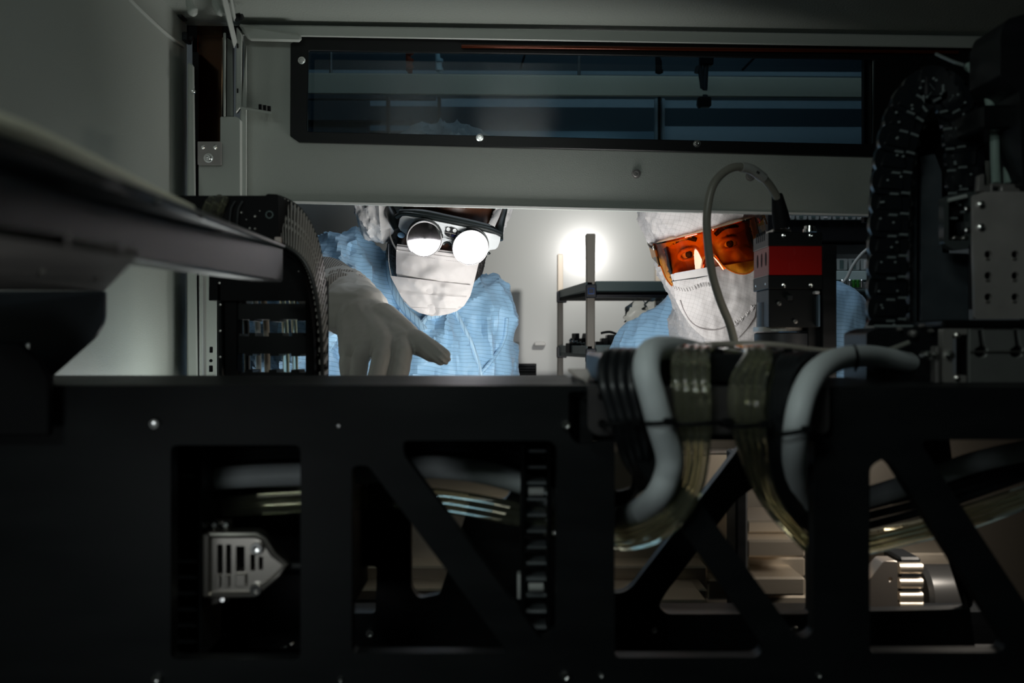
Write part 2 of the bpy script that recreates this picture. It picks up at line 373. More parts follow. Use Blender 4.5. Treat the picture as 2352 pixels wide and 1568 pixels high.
# hinge arms and rail at the top of the corner
hb = thing('hinge_bracket', P(500, 60, 1.1), 'dark steel hinge bracket with two hooked arms in the top left corner', 'bracket')
for x0, dx in ((437, 0), (497, 4)):
    B().tube([P(x0 - 2, -12, 1.10), P(x0, 8, 1.10), P(x0 + 6 + dx, 26, 1.10), P(x0 + 11 + dx, 34, 1.10)], [.004, .005, .006, .003], 10, flat=(1, 0, 0)).done('hook_arm', PAINT_SM, hb)
B().hexa([P(508, -5, 1.06), P(522, -5, 1.06), P(545, 96, 1.15), P(537, 112, 1.15)], [P(508, -5, 1.08), P(522, -5, 1.08), P(545, 96, 1.17), P(537, 112, 1.17)], .001).done('stay', PAINT_SM, hb)
B().hexa([P(527, -5, 1.06), P(534, -5, 1.06), P(543, 46, 1.12), P(537, 50, 1.12)], [P(527, -5, 1.08), P(534, -5, 1.08), P(543, 46, 1.14), P(537, 50, 1.14)], .001).done('stay', PAINT_SM, hb)
B().lathe(P(541, 41, 1.12), (1, -.3, .1), [(.0045, 0), (.0045, .006), (.003, .006), (.003, .009), (.001, .009)], 14).done('pivot_knob', BLACKG, hb)
# steel plate with three bolts
bp = thing('bolt_plate', P(480, 378, 1.155), 'square bare steel plate with two rivets and one large bolt in the left corner', 'plate')
B().plate(fillet([(454, 325), (507, 325), (507, 378), (454, 378)], 1.5), (), 1.15, .004, .0004).done('plate', mat('bare_steel', (.33, .31, .30), .42, .5, bump=(200, .2, .0003), var=(30, (.24, .23, .22), .8)), bp)
for sx, sy in ((466, 338), (494, 338)): b = B(); screw(b, P(sx, sy, 1.15), .0028, sockets=False); b.done('rivet', CHROME, bp)
b = B(); b.lathe(P(479, 363, 1.15), (0, -1, 0), [(.0055, 0), (.0055, .0008), (.002, .001)], 18); screw(b, P(479, 363, 1.149), .0036); b.done('bolt', CHROME, bp)
# small shelf tab with thumb screws
tb = thing('shelf_tab', P(590, 255, 1.16), 'thin grey steel tab with two small screws sticking out beside the tinted window', 'bracket')
B().hexa([P(553, 245, 1.15), P(624, 257, 1.15), P(624, 262, 1.15), P(553, 250, 1.15)], [P(557, 243, 1.199), P(617, 253, 1.199), P(617, 257, 1.199), P(557, 247, 1.199)]).done('tab', PAINT_SM, tb)
for q in range(5):
    B().tube([P(598 + q * 5, 252 + q, 1.165), P(598 + q * 5, 240 + q, 1.165)], .0017 if q % 2 else .0022, 8, 1).done('screw', GALV if q % 2 else DARK, tb)
# lower left: strip, slotted rail
rail = thing('slotted_rail', P(486, 860, 1.14), 'vertical pale steel rail with punched slots beside the left cable chain', 'rail')
slots = [fillet([(a, c), (b_, c), (b_, d), (a, d)], 2) for a, b_, c, d in ((479, 489, 656, 690), (480, 489, 796, 810), (479, 489, 839, 854))] + [[(484 + 5 * math.cos(t * .785), 828 + 4 * math.sin(t * .785)) for t in range(8)]]
B().plate([(474, 610), (492, 610), (497, 640), (497, 880), (474, 880)], slots, 1.14, .002, .0002).done('rail_face', PAINT_SM, rail)
B().plate([(468, 470), (500, 470), (500, 880), (468, 880)], (), 1.165, .004).done('rail_back', DARK, rail)
B().plate([(459, 470), (464, 470), (464, 880), (459, 880)], (), 1.14, .03).done('rail_side', PAINT_SM, rail)
# enclosure wall below the opening, hidden behind the gantry
B().plate([(200, 1020), (2500, 1020), (2500, 1800), (200, 1800)], (), ZW, .012).done('wall_front_lower', PAINT, kind='structure')
# far left piece of wall between side wall and opening
B().plate([(428, 470), (458, 470), (458, 990), (428, 990)], (), ZW + .02, .01).done('trim_6', PAINT_SM, kind='structure', label='dark strip beside the corner post')
B().plate([(-60, 84), (560, 80), (560, 40), (-60, 40)], (), ZW + .01, .01).done('trim_7', DARK, kind='structure')
B().plate([(1985, 80), (2600, 80), (2600, 990), (2352, 990), (2352, 520), (1985, 510)], (), ZW + .05, .01).done('trim_8', DARK, kind='structure', label='dark cabinet lining behind the right cable chain')

# ------------------------------------------------------------------ the clean room beyond
ZB = 2.95
B().box((0, ZB + .05, 1.4), (7, .1, 2.8)).done('wall_back', WALLW, kind='structure')
B().box((-3.0, 2.1, 1.4), (.1, 1.9, 2.8)).done('wall_room_left', WALLW, kind='structure')
B().box((3.0, 2.1, 1.4), (.1, 1.9, 2.8)).done('wall_room_right', WALLW, kind='structure')
B().box((0, 1.4, -.02), (7, 3.6, .04)).done('floor_room', FLOORM, kind='structure')
B().box((0, 2.2, 2.82), (7, 1.9, .04)).done('ceiling_room', mat('room_ceiling', (.35, .42, .46), .5), kind='structure')
ROOMB = mat('blue_grey_partition', (.20, .30, .36), .4)
ROOMD = mat('dark_partition', (.035, .06, .075), .45)
ROOML = mat('light_partition', (.48, .56, .60), .4)
# beam standing in for a reflection in the window glass, and glazed partition behind
bk = thing('reflection_beam', P(1350, 200, 2.3), 'long pale beam standing in for a reflection in the tinted window', 'beam')
B().hexa([P(690, 167, 2.3), P(2090, 180, 2.3), P(2090, 226, 2.3), P(690, 216, 2.3)], [P(690, 167, 2.36), P(2090, 180, 2.36), P(2090, 226, 2.36), P(690, 216, 2.36)], .003).done('beam_front', mat('cream_reflection', (.80, .68, .50), .45), bk)
B().hexa([P(690, 160, 2.38), P(2090, 166, 2.38), P(2090, 176, 2.38), P(690, 167, 2.38)], [P(690, 160, 2.42), P(2090, 166, 2.42), P(2090, 176, 2.42), P(690, 167, 2.42)]).done('beam_trim', ROOML, bk)
for hx in (760, 1330, 1990): B().tube([Vector((P(hx, 170, 2.33).x, 2.33, 2.81)), P(hx, 172, 2.33)], .004, 8, 1).done('hanger_rod', STEEL, bk)
pt = thing('partition', P(1350, 320, 2.6), 'blue glazed partition with horizontal bands behind the tinted window', 'partition')
for (x0, x1, y0, y1, m_, z) in ((690, 2060, 100, 162, ROOMD, 2.75), (1000, 1510, 226, 245, ROOML, 2.6), (1000, 1510, 245, 300, ROOMD, 2.6), (1000, 1510, 300, 345, ROOMB, 2.6),
        (700, 1000, 215, 226, ROOMD, 2.5), (850, 1000, 227, 243, ROOML, 2.62), (690, 1000, 243, 275, ROOMD, 2.62), (850, 1000, 288, 300, ROOMB, 2.62), (690, 850, 226, 345, ROOMD, 2.64), (850, 1000, 275, 288, ROOMD, 2.64),
        (1524, 2008, 230, 248, ROOML, 2.6), (1524, 2008, 248, 290, ROOMD, 2.6), (1524, 2008, 290, 345, ROOML, 2.6), (850, 1000, 300, 345, ROOMD, 2.64)):
    B().plate([(x0, y0), (x1, y0 + (x1 - x0) * .004), (x1, y1 + (x1 - x0) * .004), (x0, y1)], (), z, .02).done('panel', m_, pt)
for x0 in (890, 1008, 1515, 2012): B().plate([(x0 - 3, 222), (x0 + 3, 222), (x0 + 3, 345), (x0 - 3, 345)], (), 2.48, .03).done('mullion', DARK, pt)
for x0 in (1508, 1524): B().plate([(x0 - 3, 226), (x0 + 3, 226), (x0 + 3, 345), (x0 - 3, 345)], (), 2.49, .02).done('mullion', ROOML, pt)
B().tube([P(1210, 110, 2.6), P(1196, 156, 2.5)], .003, 8, 1).done('ceiling_joint', DARK, pt)
B().tube([P(1735, 130, 2.6), P(1706, 160, 2.5)], .003, 8, 1).done('ceiling_joint', DARK, pt)
def pipe(xp, m_, lab, bulges):
    t = thing('pipe', P(xp, 165, 2.2), lab, 'pipe')
    B().tube([Vector((P(xp - 6, 90, 2.24).x, 2.24, 2.81)), P(xp - 4, 96, 2.24), P(xp, 130, 2.24), P(xp + 1, 168, 2.24)], .0055, 10).done('tube', m_, t)
    for y in bulges: B().lathe(P(xp, y + 4, 2.24), (0, 0, 1), [(.003, -.006), (.009, -.003), (.009, .003), (.003, .006)], 12).done('fitting', m_, t)
pipe(941, mat('copper_red', (.5, .10, .05), .3, .3), 'thin red pipe with fittings hanging above the pale beam', (118, 135, 150))
pipe(1009, mat('white_pipe', (.6, .75, .78), .4), 'thin white pipe hanging above the pale beam right of the red pipe', (135, 155))
pipe(1514, DARK, 'thin dark pipe stub above the pale beam near the middle of the window', (160,))
for q, (pts, lab) in enumerate((([P(1622, 140, 2.2), P(1606, 150, 2.2), P(1600, 168, 2.2)], 'dark camera-like fixture hanging above the pale beam'),
                                ([P(1620, 218, 2.2), P(1617, 235, 2.2), P(1602, 244, 2.2)], 'dark clamp hanging under the pale beam'))):
    t = thing('fixture', pts[0], lab, 'fixture')
    B().tube(([Vector((pts[0].x, 2.2, 2.81))] if not q else []) + pts, .006, 8).done('stem', GREYP, t); B().box(pts[1 if q else 0], (.03, .02, .022), bev=.003).done('housing', BLACKG, t)

# ------------------------------------------------------------------ gantry beam (welded truss box in the foreground)
ga = thing('gantry_beam', P(1176, 1568, .6), 'black machined gantry beam with triangular cut-outs crossing the whole foreground', 'gantry')
r = 14
winA = fillet([(392, 1022), (690, 1022), (690, 1514), (392, 1514)], 16)
B1 = fillet([(808, 1070), (845, 1068), (1168, 1500), (808, 1500)], 14)
B2 = fillet([(925, 1012), (1279, 1012, 26), (1276, 1452, 22), (1243, 1470, 10), (928, 1046, 10)], 12)
C1 = fillet([(1412, 1010), (1424, 1010), (1756, 1488, 22), (1740, 1510, 16), (1412, 1510)], 12)
C2 = fillet([(1505, 1010), (1870, 1010), (1869, 1455, 20), (1836, 1470, 20)], 10)
D1 = fillet([(1998, 1070, 20), (2030, 1052, 20), (2052, 1068, 16), (2312, 1478, 20), (2300, 1498, 14), (1998, 1498)], 12)
D2 = fillet([(2110, 1010, 26), (2520, 1008), (2520, 1580), (2470, 1560)], 12)
gap = fillet([(1306, 890), (1880, 890), (1868, 1000), (1400, 1080), (1310, 1020)], 20)
gap = fillet([(1306, 900, 8), (1418, 894, 8), (1410, 1006, 10), (1330, 1024, 24), (1306, 1000, 20)], 12)
topY = 884
B().plate([(-260, topY + 6), (20, topY + 2), (1340, topY), (1900, topY + 4), (2620, topY + 8), (2620, 1900), (-260, 1900)], [winA, B1, B2, gap, C1, C2, D1, D2], .600, .012, .0014).done('front_plate', BLACKM, ga)
# rear plate with the mirrored struts
Z2 = .772
W1 = fillet([(1340, 1010), (1712, 1010), (1452, 1348, 20), (1430, 1362, 16), (1340, 1362)], 14)
W2 = fillet([(1692, 1147), (1860, 1030), (1860, 1410), (1530, 1410, 20), (1512, 1392, 20), (1530, 1360)], 12)
W3 = fillet([(944, 1150), (1080, 1150), (1010, 1365, 8), (960, 1375, 16), (944, 1350)], 10)
W4 = fillet([(700, 1300), (866, 1300), (862, 1408), (700, 1408)], 10)
W5 = fillet([(1960, 1040), (2110, 1040), (2235, 1330, 16), (2235, 1398, 16), (1960, 1404)], 12)
W6 = fillet([(930, 1090), (1200, 1090), (1160, 1150), (930, 1150)], 10)
W7 = fillet([(2180, 1000), (2500, 1000), (2500, 1490), (2240, 1490)], 10)
B().plate([(-160, 868), (2520, 868), (2520, 1700), (-160, 1700)], [W1, W2, W3, W4, W5, W6, W7], Z2, .012, .0012).done('rear_plate', BLACK, ga)
a0, a1 = P(-300, 862, .778), P(1345, 862, .778)
B().box(((P(-300, 885, .6).x + P(1340, 885, .6).x) / 2, .694, P(0, 885, .6).z - .004), (P(1340, 885, .6).x - P(-300, 885, .6).x, .172, .008), bev=.0012).done('top_plate', BLACKM, ga)
B().box(((P(1340, 885, .6).x + P(2620, 885, .6).x) / 2, .694, P(0, 893, .6).z - .004), (P(2620, 885, .6).x - P(1340, 885, .6).x, .172, .008), bev=.0012).done('top_plate', BLACKM, ga)
B().box(((P(-260, 885, .6).x + P(2620, 885, .6).x) / 2, .694, P(0, 1690, .6).z - .004), (P(2620, 885, .6).x - P(-260, 885, .6).x, .16, .008), bev=.001).done('bottom_plate', DARK, ga)
for xr in (750, 1345):      # inner webs behind the solid uprights
    B().box((P(xr, 900, .62).x, .692, H - .11), (.008, .158, .15)).done('web', BLACK, ga)
for sx, sy, rr, z in ((357, 973, .0032, .6), (43, 930, .002, .6), (1300, 975, .0028, .6), (777, 978, .0011, .6), (362, 1557, .0032, .6), (1298, 1551, .0030, .6), (782, 1560, .0016, .6), (1372, 915, .0016, .6),
                      (850, 1453, .0034, .772), (522, 1453, .0034, .772), (1502, 1446, .0028, .772), (1380, 1550, .0016, .6), (1880, 1550, .0016, .6)):
    b = B(); screw(b, P(sx, sy, z), rr); b.done('screw', CHROME, ga)
for sx, sy in ((820, 1512), (1822, 1446)): b = B(); screw(b, P(sx, sy, .64), .0026, (0, -1, .6), sockets=False); b.done('screw', CHROME, ga)

# ------------------------------------------------------------------ cast machine base seen through the truss
base = thing('metal_casting', P(1500, 1500, 1.0), 'pale machined metal base with stepped ledges seen through the truss openings', 'casting')
zb = .98
for (x0, y0, x1, y1, z) in ((700, 1150, 1700, 1330, 1.06), (700, 1300, 1625, 1352, 1.02), (700, 1352, 1625, 1378, .98), (1380, 1378, 1625, 1412, .93), (1500, 1040, 1700, 1150, 1.09), (930, 1060, 1220, 1180, 1.10),
                          (1716, 1195, 1850, 1225, .96), (1716, 1240, 1850, 1280, .93), (1716, 1280, 1850, 1325, .97), (1716, 1325, 1850, 1368, .92), (1716, 1368, 1900, 1412, .95),
                          (1625, 1330, 1700, 1378, 1.03), (1940, 1380, 2080, 1405, .93), (2050, 1270, 2230, 1395, 1.02)):
    B().pbox(x0, y0, x1, y1, z, z + .08, .002).done('ledge', CAST, base)
B().pbox(1690, 1040, 1718, 1430, .90, .94, .002).done('rib', BLACK, base)
B().plate(fillet([(2030, 1288), (2062, 1288), (2062, 1400), (1990, 1400), (1990, 1340)], 6), [[(2045 + 5 * math.cos(t * .785), 1330 + 5 * math.sin(t * .785)) for t in range(8)]], .86, .02, .002).done('bearing_block', mat('bright_machined', (.85, .76, .68), .28, .9), base)
for y in (1304, 1338, 1370, 1390, 1402, 1434): B().tube([P(2064, y, .88), P(2116, y, .88)], .0035 if y > 1395 else .005, 12, 1).done('fin', CAST if y < 1395 else GALV, base)
B().pbox(2066, 1280, 2116, 1560, .90, .94, .002).done('fin_core', BLACK, base)
B().lathe(P(2110, 1365, .99), (1, 0, 0), [(.026, 0), (.030, .004), (.030, .05), (.024, .058), (.001, .058)], 24).done('motor_drum', mat('dark_drum', (.10, .10, .10), .3, .7), base)
B().plate([(380, 1405), (2520, 1405), (2520, 1640), (380, 1640)], (), .86, .03).done('base_skirt', BLACK, base)
B().plate([(380, 1003), (2520, 1003), (2520, 1640), (380, 1640)], (), 1.14, .02).done('base_back', mat('dark_base_casting', (.10, .09, .075), .4, .5), base)

def hosepx(name, pts, rpx, m, label, cat, group=None, seg=14, parent=None, rings=False):
    """flexible hose through pixel points (x, y, z); rpx is the radius in metres"""
    b = B(); q = [P(*p) for p in pts]
    b.tube(q, rpx, seg, 6)
    return b.done(name, m, parent, label, cat, group)

# ------------------------------------------------------------------ thick grey hoses
hosepx('hose', [(1662, 838, .79), (1610, 812, .74), (1550, 800, .65), (1498, 806, .590), (1484, 850, .568), (1500, 915, .565), (1516, 975, .568), (1535, 1040, .574), (1534, 1085, .578), (1508, 1142, .588), (1455, 1180, .64), (1400, 1188, .68), (1300, 1160, .69), (1196, 1108, .69)], .0078, HOSE,
       'thick grey hose bending over the gantry, left of the two', 'hose', 'thick grey hoses')
hosepx('hose', [(2090, 832, .74), (2010, 818, .70), (1935, 822, .64), (1880, 850, .595), (1848, 900, .575), (1832, 960, .568), (1826, 1020, .58), (1828, 1080, .61), (1846, 1140, .65), (1900, 1165, .68), (1998, 1140, .70), (2150, 1092, .70), (2235, 1062, .695), (2340, 1038, .69), (2440, 1020, .69)], .0074, HOSE,
       'thick grey hose bending over the gantry beside the clear tubes, right of the two', 'hose', 'thick grey hoses')
hosepx('hose', [(1200, 1108, .688), (1120, 1086, .688), (1040, 1074, .688), (960, 1072, .688), (830, 1084, .688), (690, 1088, .688), (580, 1092, .688), (464, 1100, .688)], .0082, HOSE,
       'thick grey hose lying level behind the left gantry openings', 'hose', 'thick grey hoses')
# clear tubes
n = 0
LT = ['nearest the grey hose', 'second from the grey hose', 'third from the grey hose', 'farthest from the grey hose']
for k in range(4):
    d = k * 21
    hosepx('clear_tube', [(1640 + d * .3, 815, .76), (1590 + d * .7, 800 + k, .68), (1556 + d, 812, .600), (1554 + d, 870, .578), (1562 + d * .9, 940, .575), (1572 + d * .75, 1010, .580), (1576 + d * .6, 1070, .584), (1560 + d * .6, 1130, .588), (1515 + d * .5, 1186 + d * .35, .594), (1455 + d * .4, 1214 + d * .5, .63), (1395, 1215 + d * .6, .676), (1300, 1190 + d * .7, .68), (1196, 1163 + d * .6, .685)], .0031 + .0003 * (k % 2), TUBE,
           'clear yellowish tube of the left bundle over the gantry, ' + LT[k], 'tube', 'clear tubes of the left bundle', 10)
for k in range(4):
    d = k * 19
    hosepx('clear_tube', [(1640 + d * .3, 818, .76), (1690 + d * .6, 803, .68), (1722 + d * .7, 812, .600), (1690 + d, 870, .578), (1684 + d, 940, .575), (1700 + d * .85, 1010, .585), (1722 + d * .65, 1080, .62), (1750 + d * .5, 1140, .65), (1795 + d * .4, 1200 - k * 4, .66), (1862, 1262 - d * .45, .67), (1930, 1268 - d * .5, .68), (2000, 1262 - d * .6, .69), (2100, 1238 - d * .6, .69), (2220, 1208 - d * .7, .69), (2352, 1160 - d * .6, .69), (2440, 1130 - d * .6, .69)], .0032 + .0003 * (k % 2), TUBE,
           'clear yellowish tube of the right bundle, ' + ['leftmost at the top', 'second from the left at the top', 'third from the left at the top', 'rightmost at the top'][k], 'tube', 'clear tubes of the right bundle', 10)
for k in range(3):
    hosepx('clear_tube', [(1200, 1166 + k * 17, .70), (1100, 1146 + k * 17, .70), (1000, 1132 + k * 16, .70), (900, 1128 + k * 15, .70), (800, 1132 + k * 14, .70), (690, 1140 + k * 13, .70), (580, 1146 + k * 13, .70), (464, 1155 + k * 13, .70)], .0034, TUBE,
           'clear greenish tube behind the left openings, ' + ['top one of three', 'middle one of three', 'bottom one of three'][k], 'tube', 'clear tubes behind the left openings', 10)
# black cables
for k in range(4):
    d = k * 24
    hosepx('black_cable', [(1500 + d * .3, 840, .74), (1440 + d * .5, 812, .66), (1392 + d * .9, 815, .60), (1384 + d * .9, 870, .582), (1402 + d * .85, 940, .58), (1418 + d * .8, 990, .582), (1436 + d * .7, 1050, .60), (1462 + d * .4, 1100, .64), (1440, 1150 - k * 6, .66), (1390, 1160 - k * 10, .68), (1300, 1130 - k * 12, .69), (1200, 1085 - k * 14, .70), (1100, 1058 - k * 12, .70), (1000, 1046 - k * 10, .70), (920, 1043 - k * 9, .70)], .0030, CBLK,
           'thin black cable of the left bundle over the gantry, ' + ['leftmost', 'second from the left', 'third from the left', 'nearest the thick hose'][k], 'cable', 'black cables of the left bundle', 10)
for k in range(4):
    d = k * 20
    hosepx('black_cable', [(1900 + d * .3, 840, .76), (1860 + d * .5, 818, .68), (1800 + d * .6, 826, .605), (1776 + d * .55, 880, .59), (1766 + d * .6, 950, .585), (1768 + d * .55, 1020, .592), (1782 + d * .5, 1090, .615), (1806 + d * .4, 1150, .64), (1850, 1205 - k * 12, .66), (1930, 1220 - k * 16, .68), (2000, 1205 - k * 22, .70), (2150, 1165 - k * 20, .70), (2352, 1095 - k * 16, .70), (2440, 1070 - k * 16, .70)], .0030, CBLK,
           'thin black cable of the right bundle over the gantry, ' + ['leftmost', 'second from the left', 'third from the left', 'hidden beside the thick hose'][k], 'cable', 'black cables of the right bundle', 10)
for k in range(3):
    hosepx('black_cable', [(700, 1030 + k * 13, .70), (600, 1035 + k * 13, .70), (464, 1046 + k * 13, .70)], .0026, CBLK, 'thin black cable above the level grey hose at far left, ' + ['top one', 'middle one', 'bottom one'][k], 'cable', 'black cables behind the far left opening', 8)
# light cable along the cable shelf on top of the gantry
hosepx('beige_cable', [(1555, 803, .66), (1600, 795, .68), (1680, 790, .70), (1780, 792, .70), (1900, 806, .72), (2040, 802, .74)], .0022, CBEI, 'thin beige cable lying along the top of the gantry between the bundles', 'cable')
hosepx('beige_cable', [(1930, 830, .72), (2000, 818, .72), (2088, 786, .72)], .0018, CGRY, 'thin grey cable end above the right thick hose', 'cable')
# zip ties
for (x0, y0, x1, y1, z0, z1, lab) in ((1384, 975, 1470, 968, .572, .575, 'black zip tie around the left black cables'), (1490, 972, 1545, 966, .5575, .5565, 'black zip tie around the left thick hose'), (1550, 974, 1680, 966, .568, .57, 'black zip tie around the left clear tubes'),
                             (1672, 978, 1766, 972, .568, .57, 'black zip tie around the right clear tubes'), (1790, 996, 1862, 984, .558, .558, 'black zip tie around the right thick hose')):
    t = thing('zip_tie', P((x0 + x1) / 2, (y0 + y1) / 2, z0), lab, 'zip tie', 'black zip ties')
    xm = (x0 + x1) / 2; ym = (y0 + y1) / 2 + 3
    B().tube([P(x0, y0, z0 + .016), P(x0 - 4, y0, z0 + .006), P(x0 + 6, y0 + 1, z0), P(xm, ym, z0 - .0022), P(x1 - 6, y1 + 2, z1), P(x1 + 4, y1, z1 + .006), P(x1, y1, z1 + .016)], .0014, 6).done('band', BLACKG, t)
    B().box(P(x1 - 10, y1 + 2, min(z0, z1) - .002), (.0055, .004, .0042), bev=.0006).done('tie_head', BLACKG, t)
tt = thing('zip_tie', P(1955, 822, .6), 'black zip tie around the right thick hose where it leaves the gantry top', 'zip tie', 'black zip ties')
B().tube([P(1962, 795, .655), P(1968, 810, .642), P(1970, 830, .641), P(1964, 850, .65)], .0012, 6).done('band', BLACKG, tt)
tt = thing('zip_tie', P(1545, 795, .6), 'black zip tie with a raised head on the left thick hose at the gantry top', 'zip tie', 'black zip ties')
B().tube([P(1545, 788, .63), P(1553, 793, .626), P(1560, 812, .63)], .0014, 6).done('band', BLACKG, tt); B().box(P(1533, 781, .63), (.0048, .004, .0036), bev=.0006).done('tie_head', BLACKG, tt)
# mounting plate for the cables on the front of the gantry and clamp bar above
mp = thing('cable_plate', P(1620, 1005, .598), 'dark steel mounting plate with holes behind the two cable bundles', 'plate')
hl = lambda x, y, q=10: [(x + q * math.cos(t * .628), y + q * math.sin(t * .628)) for t in range(10)]
B().plate(fillet([(1350, 888), (1905, 888), (1905, 995, 18), (1370, 1000, 16), (1350, 984, 16)], 5), [hl(1383, 910), hl(1383, 973), hl(1616, 914, 12), hl(1590, 975), hl(1848, 975), hl(1660, 975, 7)], .590, .004, .0006).done('plate', mat('dark_steel_plate', (.075, .07, .07), .48, .5, var=(60, (.05, .047, .05), .8)), mp)
B().pbox(1380, 812, 1880, 882, .625, .75, .002).done('cable_shelf', BLACKM, mp)
for x in (1400, 1470, 1560, 1640, 1720, 1800): B().pbox(x, 800, x + 22, 818, .63, .65, .0008).done('tie_block', BLACKG, mp)
wd = thing('washer', P(1330, 862, .66), 'shiny steel lever with a tapered tip on the gantry edge beside the black cables', 'lever')
B().hexa([P(1302, 847, .68), P(1350, 845, .68), P(1358, 862, .655), P(1348, 880, .63), P(1335, 868, .64)], [P(1302, 852, .68), P(1350, 850, .685), P(1358, 868, .66), P(1350, 886, .633), P(1330, 876, .643)], .0008).done('lever', mat('bare_steel_lever', (.75, .68, .62), .35, .7), wd)
B().hexa([P(1312, 862, .66), P(1340, 872, .63), P(1352, 886, .62), P(1330, 888, .62)], [P(1312, 870, .68), P(1340, 880, .65), P(1352, 890, .64), P(1330, 892, .64)]).done('lever_base', BLACKG, wd)

# ------------------------------------------------------------------ cable combs in the left gantry openings
lc = thing('cable_comb', P(425, 1510, .68), 'tall dark plastic cable comb with rungs at the left edge of the far left opening', 'cable comb')
B().pbox(388, 1022, 398, 1512, .655, .70, .0006).done('side_rail', GREYP, lc); B().pbox(455, 1022, 463, 1512, .655, .70, .0006).done('side_rail', GREYP, lc)
for k in range(13):
    y = 1030 + k * 37
    B().pbox(398, y, 455, y + 5, .66, .70, .0005).done('rung', GREYP, lc)
for y in (1094, 1499): B().tube([P(404, y, .672), P(446, y, .672)], .0022, 10, 1).done('pin', mat('pale_pin', (.6, .62, .6), .4) if y < 1200 else CHROME, lc)
rc = thing('cable_comb', P(1230, 1450, .68), 'tall dark plastic cable comb with pale teeth at the right edge of the second opening', 'cable comb')
B().pbox(1196, 1020, 1206, 1456, .66, .70, .0006).done('side_rail', BLACKG, rc); B().pbox(1258, 1020, 1264, 1456, .665, .70, .0006).done('side_rail', BLACKG, rc)
for k in range(12):
    y = 1032 + k * 37
    B().pbox(1208, y, 1256, y + 7, .665, .70, .0006).done('tooth', mat('grey_tooth', (.20, .22, .23), .4) if k == 0 else bpy.data.materials['grey_tooth'], rc)
for y, m_ in ((1128, 'pale_pin'), (1348, 'pale_pin')): B().tube([P(1214, y, .66), P(1248, y, .66)], .0028, 10, 1).done('pin', bpy.data.materials[m_], rc)
B().plate([(1188, 1318), (1200, 1318), (1200, 1375), (1188, 1375)], (), .67, .01).done('clip', bpy.data.materials['pale_pin'], rc)

# ------------------------------------------------------------------ metal connector hood
CN = mat('die_cast_hood', (.46, .43, .39), .30, .9)
ch = thing('connector', P(560, 1370, .66), 'shiny die-cast cable connector hood with ribs behind the far left opening', 'connector')
B().plate(fillet([(478, 1222), (595, 1222, 22), (622, 1262, 12), (659, 1292, 8), (659, 1306, 8), (620, 1345, 10), (588, 1368, 18), (478, 1370)], 5), [fillet(q, 3) for q in ([(499, 1250), (512, 1250), (512, 1318), (499, 1318)], [(519, 1250), (531, 1250), (531, 1318), (519, 1318)], [(542, 1254), (562, 1254), (562, 1312), (542, 1312)], [(575, 1272), (586, 1272), (586, 1310), (575, 1310)], [(594, 1278), (604, 1278), (604, 1308), (594, 1308)])], .655, .016, .0012).done('hood', CN, ch)
B().tube([P(480, 1228, .654), P(590, 1228, .654), P(608, 1240, .654), P(628, 1272, .654), P(657, 1296, .654), P(640, 1318, .654), P(612, 1342, .654), P(586, 1364, .654), P(480, 1366, .654)], .0022, 8, 1).done('rim', CN, ch)
B().plate([(484, 1235), (600, 1235), (640, 1296), (600, 1358), (484, 1358)], (), .666, .004).done('hood_floor', DARK, ch)
for x, y in ((592, 1258), (590, 1352)): b = B(); screw(b, P(x, y, .655), .0042, h=.004); b.done('hood_screw', CHROME, ch)
for x, y in ((496, 1206), (522, 1206), (470, 1204), (466, 1240), (514, 1376)): B().lathe(P(x, y, .66), (0, -1, .2), [(.0028, -.003), (.0028, .003), (.0015, .004), (.0001, .004)], 10).done('jack_screw', CHROME, ch)
B().plate([(486, 1196), (528, 1196), (528, 1222), (486, 1222)], [[(496, 1204), (518, 1204), (518, 1216), (496, 1216)]], .662, .008, .0008).done('lug', CN, ch)
B().plate([(484, 1370), (506, 1370), (506, 1384), (484, 1392)], (), .662, .008, .0008).done('lug', CN, ch)
for x in (500, 520): B().pbox(x - 4, 1322, x + 5, 1350, .652, .658, .0006).done('rib', CN, ch)
B().pbox(540, 1318, 564, 1348, .652, .658, .0006).done('rib', CN, ch)
B().lathe(P(662, 1299, .668), (1, 0, 0), [(.006, -.004), (.006, .01), (.0045, .012), (.0045, .03)], 14).done('cable_gland', BLACKG, ch)
B().pbox(464, 1226, 480, 1372, .65, .68, .0008).done('flange', CN, ch)
cl = thing('cable_clip', P(650, 1480, .70), 'small bright wire clip low in the far left opening', 'clip')
B().tube([P(622, 1478, .70), P(634, 1474, .69), P(645, 1485, .69), P(662, 1484, .69), P(672, 1478, .70)], .0014, 8).done('wire', CHROME, cl)

# ------------------------------------------------------------------ left: sheet-metal cable tray running towards the viewer
tr = thing('cable_tray', P(640, 645, .85), 'long dark grey sheet-metal cable tray coming from the far left edge', 'cable tray')
def sec(xa, ya, yb, za, d=.03):   # cross section at one station
    return [P(xa, ya, za), P(xa, yb, za)]
F0 = [P(-60, 318, .26), P(-60, 604, .26)]; F1 = [P(650, 571, .85), P(650, 645, .85)]
def traybar(name, a, b_, c, d, off, m, bev=.0008):
    B().hexa([a, b_, c, d], [a + off, b_ + off, c + off, d + off], bev).done(name, m, tr)
traybar('side_panel', P(-60, 310, .30), P(650, 571, .85), P(650, 645, .85), P(-60, 536, .30), Vector((-.0025, 0, 0)), GREYP)
traybar('bottom_lip', P(-60, 534, .30), P(650, 642, .85), P(646, 648, .85), P(-60, 541, .30), Vector((-.020, 0, 0.0)), mat('tray_lip', (.16, .165, .17), .4))
B().tube([P(-60, 306, .30), P(300, 436, .37), P(650, 566, .852)], .0022, 8, 6).done('top_bead', BLACKG, tr)
